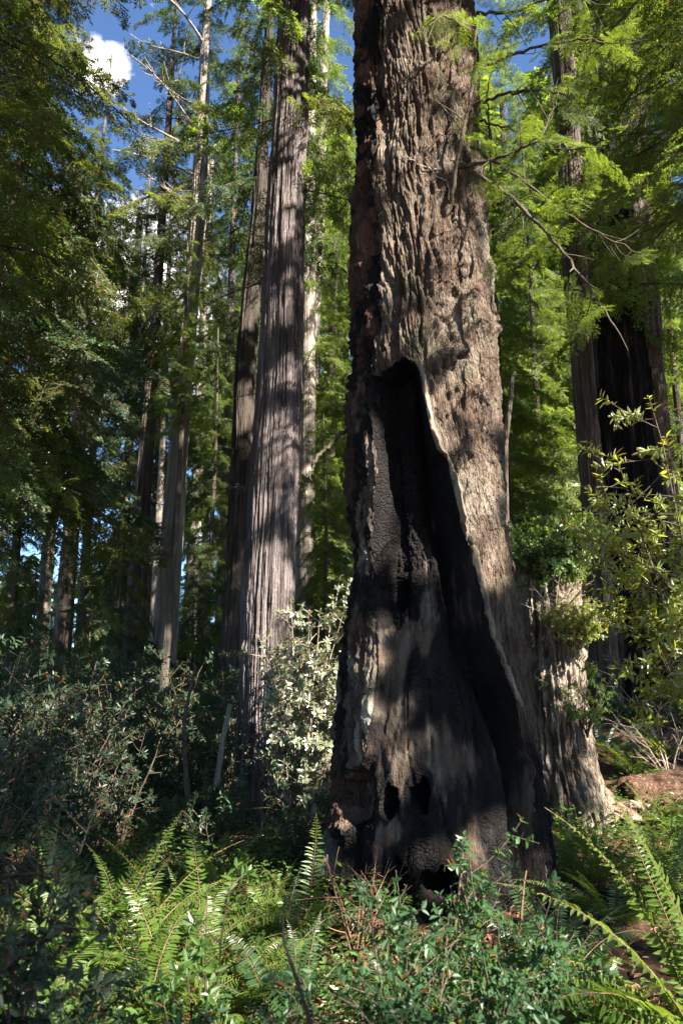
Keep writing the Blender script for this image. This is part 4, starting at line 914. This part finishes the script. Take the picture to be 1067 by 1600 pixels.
FERNS = [
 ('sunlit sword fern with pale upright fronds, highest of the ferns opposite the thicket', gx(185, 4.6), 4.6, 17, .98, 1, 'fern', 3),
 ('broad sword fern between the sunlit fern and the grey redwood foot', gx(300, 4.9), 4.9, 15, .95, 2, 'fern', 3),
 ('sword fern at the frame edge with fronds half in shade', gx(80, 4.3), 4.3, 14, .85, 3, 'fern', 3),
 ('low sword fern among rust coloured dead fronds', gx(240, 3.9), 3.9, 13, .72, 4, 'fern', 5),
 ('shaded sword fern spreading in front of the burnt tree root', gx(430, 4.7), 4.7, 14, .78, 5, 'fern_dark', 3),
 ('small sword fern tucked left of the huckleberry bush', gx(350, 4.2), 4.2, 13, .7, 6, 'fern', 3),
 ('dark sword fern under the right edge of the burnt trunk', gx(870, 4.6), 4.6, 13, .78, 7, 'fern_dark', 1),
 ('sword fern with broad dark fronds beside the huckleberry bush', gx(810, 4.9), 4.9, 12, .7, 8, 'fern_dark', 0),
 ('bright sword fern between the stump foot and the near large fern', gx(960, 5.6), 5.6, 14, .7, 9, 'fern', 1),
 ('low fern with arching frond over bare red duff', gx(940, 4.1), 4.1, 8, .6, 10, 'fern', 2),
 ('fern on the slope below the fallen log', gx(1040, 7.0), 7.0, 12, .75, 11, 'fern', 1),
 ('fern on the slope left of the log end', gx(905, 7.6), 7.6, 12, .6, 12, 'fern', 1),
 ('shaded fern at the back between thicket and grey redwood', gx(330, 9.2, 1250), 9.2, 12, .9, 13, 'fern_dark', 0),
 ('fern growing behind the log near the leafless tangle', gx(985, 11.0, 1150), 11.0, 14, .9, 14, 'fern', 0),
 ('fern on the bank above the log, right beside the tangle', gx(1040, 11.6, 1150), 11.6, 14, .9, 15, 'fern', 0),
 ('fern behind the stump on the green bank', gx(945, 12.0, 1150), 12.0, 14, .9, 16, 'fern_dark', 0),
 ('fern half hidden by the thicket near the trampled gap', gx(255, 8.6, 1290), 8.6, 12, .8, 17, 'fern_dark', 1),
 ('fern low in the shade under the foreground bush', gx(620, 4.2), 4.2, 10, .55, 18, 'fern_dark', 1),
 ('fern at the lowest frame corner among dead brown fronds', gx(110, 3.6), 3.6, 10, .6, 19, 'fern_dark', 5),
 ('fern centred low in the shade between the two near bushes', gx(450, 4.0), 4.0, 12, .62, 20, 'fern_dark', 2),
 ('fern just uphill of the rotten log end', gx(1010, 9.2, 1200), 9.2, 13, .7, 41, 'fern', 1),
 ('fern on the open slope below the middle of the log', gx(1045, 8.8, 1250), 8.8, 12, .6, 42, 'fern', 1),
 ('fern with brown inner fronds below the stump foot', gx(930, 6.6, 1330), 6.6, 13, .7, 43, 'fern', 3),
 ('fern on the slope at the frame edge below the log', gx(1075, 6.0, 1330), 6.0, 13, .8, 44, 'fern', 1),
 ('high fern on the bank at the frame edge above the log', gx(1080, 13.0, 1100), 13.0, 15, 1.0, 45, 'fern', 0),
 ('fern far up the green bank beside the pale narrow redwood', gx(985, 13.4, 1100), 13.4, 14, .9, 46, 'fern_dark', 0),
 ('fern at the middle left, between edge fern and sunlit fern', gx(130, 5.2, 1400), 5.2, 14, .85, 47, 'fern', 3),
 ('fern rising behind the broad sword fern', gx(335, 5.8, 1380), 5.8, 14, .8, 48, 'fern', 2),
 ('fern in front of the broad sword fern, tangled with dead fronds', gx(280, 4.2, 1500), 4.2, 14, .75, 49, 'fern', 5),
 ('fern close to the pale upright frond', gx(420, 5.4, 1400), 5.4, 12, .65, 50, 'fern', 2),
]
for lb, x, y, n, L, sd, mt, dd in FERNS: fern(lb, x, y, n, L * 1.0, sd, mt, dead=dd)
fern('single tall pale frond standing at the left root of the burnt tree', gx(486, 5.1), 5.1, 4, .6, 31, 'fern', spec=[(-1.95, -.30, .95, 4), (-2.5, -.12, .75, 0), (-1.2, -.05, .7, 1)])
fern('large near sword fern with long arching fronds at the right edge', gx(1085, 3.7), 3.7, 12, 1.0, 32, 'fern', dz=.0, spec=[(2.75, -.1, 1.25, 0), (2.4, -.2, 1.2, 4), (3.2, .05, 1.2, 1), (3.5, .2, 1.1, 2), (2.0, -.2, 1.1, 4)], dead=3)

# ------------------------------------------------------------------ broadleaf shrubs
def shrub_stem(rng, h, spread, az, ntw, twl, lpt, wl=1.0, thick=1.0, low=.22):
    """a stem, its twigs, and leaf frames"""
    n = 10; t = np.linspace(0, 1, n); lean = spread * rng.uniform(.5, 1.0)
    d = np.array([math.cos(az), math.sin(az), 0])
    ax = np.outer(lean * t ** 1.4, d) + np.outer(h * t, (0, 0, 1.0)) + np.cumsum(rng.normal(0, .012 * h, (n, 3)), 0) * t[:, None]
    w = Acc(); r0 = (.006 + .005 * h) * thick; w.tube(ax, r0 * (1 - .85 * t) + .0015, 5)
    P, D, N_ = [], [], []
    tips = [(ax[-1], norm(ax[-1] - ax[-2]))]
    for k in range(ntw):
        u = low + (.97 - low) * (k + rng.random()) / ntw; i = min(int(u * (n - 1)), n - 2); p = ax[i] + (ax[i + 1] - ax[i]) * (u * (n - 1) - i)
        a = rng.uniform(0, 6.283); dd = norm(np.array([math.cos(a), math.sin(a), rng.uniform(.05, .8)]) + d * .3)
        ln = twl * rng.uniform(.45, 1.1); q = np.linspace(0, 1, 5)
        tw = p + np.outer(q * ln, dd) + np.outer(q ** 2 * ln * .35, rng.normal(0, .5, 3) + np.array([0, 0, .25]))
        w.tube(tw, r0 * .35 * (1 - .7 * q) + .0012, 4); tips.append((tw[-1], norm(tw[-1] - tw[-2])))
        for j in range(2):
            b = rng.integers(1, 4); d3 = norm(dd + rng.normal(0, .7, 3)); l3 = ln * rng.uniform(.25, .55); q3 = np.linspace(0, 1, 3)
            t3 = tw[b] + np.outer(q3 * l3, d3); w.tube(t3, r0 * .2 * (1 - .6 * q3) + .001, 3); tips.append((t3[-1], d3))
    for p, dd in tips:
        m = max(2, int(rng.normal(lpt, lpt * .25))); a = np.arange(m) * 2.399 + rng.uniform(0, 6)
        A = norm(np.cross(dd, (0.31, .2, .9))); B = np.cross(dd, A)
        out = np.outer(np.cos(a), A) + np.outer(np.sin(a), B); lift = rng.uniform(.1, .8, m)[:, None]
        P.append(p - np.outer(rng.uniform(0, .35, m) * twl * wl * .8, dd)); D.append(out + dd * lift); N_.append(dd + .35 * np.array([0, 0, 1.0]) - out * .3 + rng.normal(0, .2, (m, 3)))
    return w, np.concatenate(P), np.concatenate(D), np.concatenate(N_)
def leaf_mesh(mat, k):
    V, F = leaves([(0, 0, 0)], [(1.0, 0, 0)], [(0, 0, 1.0)], 1.0, (.34, .42, .5)[k], .14, .1 + .08 * k); return mesh_np('leaf', V, F, M[mat], False)
LEAFM = {}
def shrub(label, x, y, h, spread, nst, ntw, twl, lpt, ll, lw, mat, seed, name='shrub', cat='shrub', dz=0.0, single=0, wood='twig', az=None, group=None, wl=1.0, thick=1.0, low=.22):
    rng = np.random.default_rng(seed); root = thing(name, label, cat, (x, y, gz(x, y) + dz), group); got = []
    for k in range(nst):
        a = k * 2.399 + rng.uniform(-.5, .5) if az is None else rng.uniform(*az)
        w, P, D, N_ = shrub_stem(rng, h * rng.uniform(.6, 1.05), spread, a, ntw, twl, lpt, wl, thick, low)
        st = obj('stem', w.mesh('stem', M[wood]), root)
        L_ = ll * rng.uniform(.45, 1.25, len(P)); got.append((st, P, D, N_, L_))
    tot = sum(len(g[1]) for g in got); share = min(1.0, single / max(tot, 1))
    for st, P, D, N_, L_ in got:
        if share > 0:
            vis = np.argsort(P[:, 1])[:int(round(share * len(P)))]; msk = np.zeros(len(P), bool); msk[vis] = True
            if mat not in LEAFM: LEAFM[mat] = [leaf_mesh(mat, k) for k in range(3)]
            Dn = norm(D); S = norm(np.cross(N_, Dn)); Nn = np.cross(Dn, S)
            for i in np.nonzero(msk)[0]:
                o = bpy.data.objects.new('leaf', LEAFM[mat][rng.integers(3)]); COL.objects.link(o); o.parent = st
                Mx = Matrix(((Dn[i, 0], S[i, 0], Nn[i, 0], P[i, 0]), (Dn[i, 1], S[i, 1], Nn[i, 1], P[i, 1]), (Dn[i, 2], S[i, 2], Nn[i, 2], P[i, 2]), (0, 0, 0, 1)))
                o.matrix_local = Mx @ Matrix.Diagonal((L_[i], L_[i], L_[i], 1))
            P, D, N_, L_ = P[~msk], D[~msk], N_[~msk], L_[~msk]
        if len(P):
            f = obj('foliage', mesh_np('foliage', *leaves(P, D, N_, L_, L_ * lw, .14, .12), M[mat], False), st); f['kind'] = 'stuff'
    return root

# rhododendron thicket on the left: a few shrubs built, the rest copied
pr = [shrub('x', -3 - k, 9 + .1 * k, 1.9, .75, 9, 9, .42, 8, .078, .36, 'leaf_rhodo', 400 + k, 'rhododendron', 'shrub') for k in range(3)]
pd = [shrub('x', -2 - k, 7 + .1 * k, 1.7, .7, 8, 9, .40, 8, .070, .36, 'leaf_dark', 410 + k, 'rhododendron', 'shrub') for k in range(2)]
GRP = 'rhododendrons of the shady thicket'
spots = [(20, 9.5, 1.15, 0), (90, 10.5, 1.1, 1), (160, 9.8, 1.05, 2), (225, 10.8, 1.0, 0), (300, 11.5, 1.1, 1), (355, 12.5, 1.1, 2), (270, 9.6, .8, 1), (-30, 8.2, 1.05, 2), (60, 8.0, 1.0, 3), (130, 7.6, .95, 4), (200, 8.2, .9, 3), (15, 6.8, .95, 4), (330, 9.9, .7, 2), (95, 12.8, 1.3, 0), (185, 13.2, 1.25, 2), (20, 13.5, 1.4, 1), (345, 14.5, 1.2, 0), (265, 14, 1.2, 1), (-20, 5.8, .9, 3), (80, 6.2, .75, 4), (440, 12.3, .8, 2), (150, 6.6, .6, 3), (60, 16, 1.4, 2), (200, 16.5, 1.4, 0), (310, 17, 1.3, 1)]
RLAB = ['grey green rhododendron at the left frame edge, middle row of the thicket',
  'rhododendron in the thicket below the two dark leaning trunks',
  'bushy rhododendron in the thicket just left of the dark straight trunk foot',
  'rhododendron hiding the feet of the pale sunlit trunk',
  'rhododendron below the distant bluish trunk',
  'rhododendron at the foot of the dark ridged redwood',
  'smaller rhododendron under the pale trunk, beside the dark sapling stem',
  'rhododendron cut off by the left frame edge, in front of the middle row',
  'dark leaved rhododendron second from the left frame edge, at the thicket front',
  'dark leaved rhododendron behind the highest sunlit fern',
  'dark leaved rhododendron left of the slender sapling stem',
  'dark leaved rhododendron close above the blurred corner bush',
  'short rhododendron by the leaning mossy sapling stem',
  'tall rhododendron at the back of the thicket below the sky gap',
  'tall back row rhododendron left of the dark straight trunk',
  'tallest rhododendron at the back left corner of the thicket',
  'back row rhododendron between the dark ridged redwood and the bluish trunk',
  'back row rhododendron right behind the pale trunk foot',
  'dark leaved rhododendron mostly outside the left frame edge',
  'dark leaved rhododendron nearest the viewer, beside the edge fern',
  'rhododendron peeking out right behind the grey redwood base',
  'smallest dark leaved rhododendron right behind the sunlit fern fronds',
  'distant rhododendron rising behind the thicket at far left',
  'distant rhododendron behind the dark straight trunk',
  'distant rhododendron at the foot of the thin dark trunk']
tmpl = pr + pd; used = set(); rng = np.random.default_rng(12)
for i, (px, Y, s, k) in enumerate(spots):
    x = gx(px, Y, 1150); loc = (x, Y, gz(x, Y) - .05); rz = rng.uniform(0, 6.28)
    lb = RLAB[i]
    if k not in used:
        used.add(k); o = tmpl[k]; o.location = loc; o.rotation_euler = (0, 0, rz); o.scale = (s, s, s); o['label'] = lb
    else: o = copy_tree(tmpl[k], loc, rz, s, lb)
    o['group'] = GRP if k < 3 else 'dark rhododendrons at the front of the thicket'
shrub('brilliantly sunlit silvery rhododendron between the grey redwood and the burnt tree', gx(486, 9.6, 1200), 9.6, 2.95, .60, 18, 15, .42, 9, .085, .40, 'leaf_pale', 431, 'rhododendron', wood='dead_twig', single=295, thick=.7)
shrub('twiggy half lit rhododendron at the foot of the grey redwood', gx(452, 9.7, 1200), 9.7, 1.5, .45, 7, 8, .32, 6, .075, .38, 'leaf_rhodo', 432, 'rhododendron', wood='dead_twig')
shrub('scrubby low bush between the grey redwood foot and the pale root', gx(470, 7.4, 1300), 7.4, .75, .45, 8, 7, .25, 6, .05, .45, 'leaf_rhodo', 433)
shrub('dusty low bush on the trampled gap below the thicket', gx(330, 7.6, 1300), 7.6, .7, .5, 8, 7, .25, 6, .055, .45, 'leaf_rhodo', 434)

# right side
shrub('yellow green tanoak with sunlit leaves arching in from the right edge', 3.05, 6.1, 4.1, .80, 9, 13, .60, 12, .085, .32, 'leaf_yellow', 441, 'tanoak', single=295, az=(2.2, 4.2), wl=.9, thick=.5, low=.50)
shrub('lower tanoak spray reaching over the fallen log', 3.15, 6.3, 2.4, .8, 3, 5, .5, 8, .08, .32, 'leaf_yellow', 442, 'tanoak', single=200, az=(2.2, 4.0), wl=.9, thick=.45, low=.6)
shrub('bright huckleberry bush growing on top of the broken stump', gx(858, 9.0, 900), 9.0, .95, .72, 28, 13, .38, 11, .05, .5, 'leaf_bright', 443, 'huckleberry', dz=2.55)
shrub('pale dry leaved huckleberry hanging over the right shoulder of the stump', gx(898, 8.8, 940), 8.7, .5, .50, 22, 10, .30, 9, .045, .5, 'leaf_yellow', 446, 'huckleberry', dz=2.0, wood='dead_twig', thick=.6)
shrub('leafy sprig growing out low on the right side of the stump', gx(915, 8.8, 1120), 8.8, .75, .4, 7, 7, .28, 8, .042, .5, 'leaf_bright', 444, 'huckleberry', dz=1.0)
shrub('green understory bush between the burnt trunk and the pale narrow redwood', gx(820, 11.5, 850), 11.5, 3.2, .8, 10, 10, .6, 9, .07, .42, 'leaf_bright', 445)
# foreground
shrub('blue green huckleberry bush in front of the burnt tree, nearest the viewer', gx(660, 2.75, 1550), 2.75, .88, .27, 10, 13, .24, 11, .034, .5, 'leaf_huck', 451, 'huckleberry', single=295, wl=2.2, thick=.4)
shrub('huckleberry bush with serrated green leaves right of the nearest one', gx(775, 3.1, 1550), 3.1, .92, .26, 9, 12, .24, 10, .038, .5, 'leaf_huck', 452, 'huckleberry', single=250, wl=2.2, thick=.4)
shrub('out of focus huckleberry at the lower middle of the foreground', gx(540, 2.5, 1550), 2.5, .74, .22, 8, 12, .22, 10, .032, .5, 'leaf_huck', 453, 'huckleberry', single=250, wl=2.2, thick=.4)
shrub('shadowed huckleberry low in the nearest left foreground', gx(330, 2.6, 1550), 2.6, .50, .26, 7, 12, .24, 10, .034, .5, 'leaf_huck', 454, 'huckleberry', single=200, wl=2.2, thick=.4)
shrub('lit salal sprig with yellow leaves among the dark ferns', gx(325, 3.0, 1500), 3.0, .84, .10, 4, 5, .16, 7, .045, .45, 'leaf_bright', 455, 'salal', single=120, thick=.5)
shrub('dark bush blurred in the corner before the ferns', gx(-10, 2.2, 1400), 2.2, 1.25, .26, 11, 14, .32, 10, .036, .5, 'leaf_dark', 456, single=200, wl=2.2, thick=.35)
shrub('low dark bush in the corner under the blurred one', gx(80, 2.3, 1500), 2.3, .62, .26, 9, 12, .25, 10, .032, .5, 'leaf_dark', 457, single=150, wl=2.2, thick=.35)

# leafless tangle, twigs, snags
def twiggy(name, label, cat, x, y, h, n, mat, seed, r=.006, spread=.5, dz=0):
    rng = np.random.default_rng(seed); root = thing(name, label, cat, (x, y, gz(x, y) + dz))
    for k in range(n):
        w, *_ = shrub_stem(rng, h * rng.uniform(.6, 1.1), spread, rng.uniform(0, 6.28), 6, h * .45, 2); obj('stem', w.mesh('stem', M[mat]), root)
    return root
twiggy('dead_bush', 'reddish dead twigs standing at the left foot of the burnt tree', 'dead bush', gx(555, 4.9, 1420), 4.9, .62, 6, 'rust_twig', 501, spread=.35)
twiggy('dead_bush', 'pale leafless tangle of twigs on the bank above the fallen log', 'dead bush', gx(1035, 10.6, 1100), 10.6, 1.2, 7, 'dead_twig', 502, spread=.7)
twiggy('dead_bush', 'dry brown twigs hanging on the upper right of the stump', 'dead bush', gx(872, 8.65, 960), 8.7, .45, 14, 'dead_twig', 503, spread=.55, dz=2.25)
def stick(name, label, pts, r0, r1, mat, cat='twig'):
    P = np.array([at(*p) for p in pts]); root = thing(name, label, cat, P[0])
    t = np.linspace(0, 1, len(P)); u = np.linspace(0, 1, 12); Q = np.stack([np.interp(u, t, (P - P[0])[:, i]) for i in range(3)], 1)
    Q[1:-1] = (Q[:-2] + 2 * Q[1:-1] + Q[2:]) / 4
    obj('stem', mesh_np('stem', *tube(Q, r0 + (r1 - r0) * u, 6), M[mat]), root)
stick('bare_stick', 'reddish bare stick standing upright before the charred hollow', [(708, 1480, 4.4), (714, 1420, 4.4), (724, 1325, 4.4)], .011, .005, 'rust_twig')
stick('bare_stick', 'short bare stick beside the right rim of the charred hollow', [(812, 1450, 4.5), (818, 1380, 4.5), (822, 1360, 4.5)], .009, .004, 'rust_twig')
stick('bare_stick', 'broken pale stick standing among the sunlit ferns', [(72, 1400, 5.4), (76, 1360, 5.4), (86, 1322, 5.4)], .028, .016, 'dead_twig')
stick('bare_stick', 'crooked dark stem rising through the foreground leaves', [(500, 1640, 2.2), (460, 1520, 2.25), (440, 1460, 2.3), (446, 1400, 2.3)], .006, .003, 'twig')
stick('sapling', 'slender dark sapling stem in the thicket gap', [(302, 1330, 8.0), (292, 1230, 8.0), (286, 1130, 8.0), (306, 1040, 8.0)], .035, .014, 'twig', 'sapling')
stick('sapling', 'leaning mossy sapling stem left of the grey redwood foot', [(338, 1230, 9.2), (348, 1160, 9.2), (360, 1100, 9.2)], .04, .03, 'bark_pale', 'sapling')

# ------------------------------------------------------------------ stump and log
def stump():
    Y = 9.2; rows = [(868, 850, 96), (930, 854, 100), (1000, 858, 100), (1100, 866, 96), (1180, 874, 98), (1230, 886, 106), (1275, 893, 118)]
    root = thing('stump', 'broken mossy stump with a bush on top, right behind the burnt tree', 'stump', (0, Y, 0))
    tab = px_rows(rows, Y); ztop = tab[-1, 0]
    build_trunk(root, rows, Y, ztop, bark_mat('stump_bark', (.07, .05, .036), (.21, .165, .125), (.40, .35, .29), 9, .22, .9, .35), 170, .018, 61, .055, 5, flare=.05, knots=10, rough=.05)
    x, z = tab[-1, 1] - root.location.x, ztop - root.location.z; r = tab[-1, 2]
    n = 24; a = np.linspace(0, 2 * np.pi, n, endpoint=False); rg2 = np.random.default_rng(3); V = [(x, 0, z - .10)]; F = []
    for k, rad in ((0, .55), (1, .97)):
        for q in a: V.append((x + np.cos(q) * r * rad, np.sin(q) * r * rad, z + rg2.uniform(-.14, .02)))
    me = bpy.data.meshes.new('broken_top'); F = [(0, 1 + i, 1 + (i + 1) % n) for i in range(n)] + [(1 + i, 1 + n + i, 1 + n + (i + 1) % n, 1 + (i + 1) % n) for i in range(n)]
    me.from_pydata([tuple(map(float, v)) for v in V], [], F); me.materials.append(M['bark_dark']); obj('broken_top', me, root)
stump()
def log():
    Y = 10.2; a = at(972, 1246, Y - .25); b = a + np.array([4.2, .9, .35]); rg3 = np.random.default_rng(4)
    root = thing('log', 'rotten red brown fallen log on the slope by the stump', 'log', a)
    n, nc = 120, 48; t = np.linspace(0, 1, n); th = np.linspace(0, 2 * np.pi, nc, endpoint=False); T, TH = np.meshgrid(t, th, indexing='ij'); T = T.ravel(); TH = TH.ravel()
    dv = b - a; ln = np.linalg.norm(dv); dv /= ln; s = norm(np.cross(dv, (0, 0, 1.0))); u = np.cross(s, dv)
    rad = .24 * (1 + .1 * T) * sst(-.02, .02, T + .004 * np.sin(TH * 7)) + .05 * fbm(np.cos(TH) * 2, np.sin(TH) * 2, T * 5, 4, 66) - .03 * (1 - sst(0, .25, np.abs(vn(np.cos(TH) * 5, np.sin(TH) * 5, T * 4, 67)))) - .03 * (1 - sst(0, .3, np.abs(vn(np.cos(TH) * 9, np.sin(TH) * 9, T * 5, 68))))
    V = np.outer(T * ln, dv) + (np.cos(TH) * rad)[:, None] * s + (np.sin(TH) * rad)[:, None] * u
    m = bark_mat('rotten_log', (.045, .024, .016), (.12, .066, .042), (.25, .165, .11), 12, 1, .7, .2)
    obj('trunk', mesh_np('trunk', V, grid_faces(n, nc), m), root)
log()

def rotten_heap():
    rg4 = np.random.default_rng(9); a = at(952, 1255, 9.2); z0 = gz(a[0], 9.2); root = thing('wood_debris', 'sunlit heap of pale rotten wood chunks between stump foot and log', 'wood debris', (a[0], 9.2, z0))
    m = bark_mat('rotten_wood', (.16, .085, .055), (.36, .235, .165), (.52, .40, .31), 14, .5, .6, .05)
    for k in range(22):
        L_, w_, h_ = rg4.uniform(.20, .60), rg4.uniform(.08, .20), rg4.uniform(.04, .11); n = 7; V = []; F = []
        for i in range(n):
            u = i / (n - 1) - .5; tp = (1 - abs(u) ** 2 * rg4.uniform(1.2, 3.2))
            for cy, cz in ((-1, -.6), (-.3, 1), (.6, .7), (1, -.4)): V.append((u * L_, cy * w_ / 2 * tp + rg4.normal(0, .008), cz * h_ * tp + rg4.normal(0, .008)))
        for i in range(n - 1):
            for j in range(4): F.append((i * 4 + j, i * 4 + (j + 1) % 4, i * 4 + 4 + (j + 1) % 4, i * 4 + 4 + j))
        F += [(3, 2, 1, 0), tuple(range(n * 4 - 4, n * 4))]
        x, y = rg4.normal(0, .20), rg4.normal(0, .12)
        obj('wood_chunk', mesh_np('wood_chunk', V, F, m, False), root, (x, y, gz(a[0] + x, 9.2 + y) - z0 + .08 + .34 * max(0, 1 - abs(x) / .4) * rg4.random()), (rg4.normal(0, .5), rg4.normal(0, .35), rg4.uniform(0, 3.1)))
rotten_heap()

# ------------------------------------------------------------------ ground litter and cover
def scatter():
    rng = np.random.default_rng(21)
    def spots(n, y0, y1):
        y = y0 + (y1 - y0) * rng.random(n) ** 1.3; x = rng.uniform(-.62, .62, n) * (y + 1.2); return x, y
    x, y = spots(16000, 2.2, 14); z = ground(x, y) + .025; n = len(x)
    a = rng.uniform(0, 6.28, n); D = np.stack([np.cos(a), np.sin(a), rng.normal(0, .25, n)], 1)
    V, F = leaves(np.stack([x, y, z], 1), D, np.stack([rng.normal(0, .35, n), rng.normal(0, .35, n), np.ones(n)], 1), rng.uniform(.03, .09, n), rng.uniform(.008, .03, n), .1, .1)
    tag(obj('leaf_litter', mesh_np('leaf_litter', V, F, M['dead_leaf'], False)), 'red brown fallen leaves and needles strewn over the ground', 'leaf litter', None, 'stuff')
    x, y = spots(5600, 3.4, 17); k = (fbm(x * .8, y * .8, 0 * x, 2, 91) > -.22) & ~((x > 1.4) & (y < 4.6)) ; x, y = x[k], y[k]
    P, D, N_ = [], [], []
    for xi, yi in zip(x, y):
        m = rng.integers(14, 30); hh = rng.uniform(.08, .34); q = rng.random(m); aa = rng.uniform(0, 6.28, m)
        c = np.array([xi, yi, gz(xi, yi)]); P.append(c + np.stack([np.cos(aa) * .15 * q, np.sin(aa) * .15 * q, q * hh], 1))
        D.append(np.stack([np.cos(aa), np.sin(aa), rng.normal(.1, .3, m)], 1)); N_.append(np.stack([rng.normal(0, .3, m), rng.normal(0, .3, m), np.ones(m)], 1))
    P, D, N_ = map(np.concatenate, (P, D, N_)); L_ = rng.uniform(.028, .07, len(P))
    tag(obj('ground_cover', mesh_np('ground_cover', *leaves(P, D, N_, L_, L_ * .5, .12, .1), M['leaf_bright'], False)), 'low green leafy ground cover between the ferns and trunks', 'ground cover', None, 'stuff')
scatter()
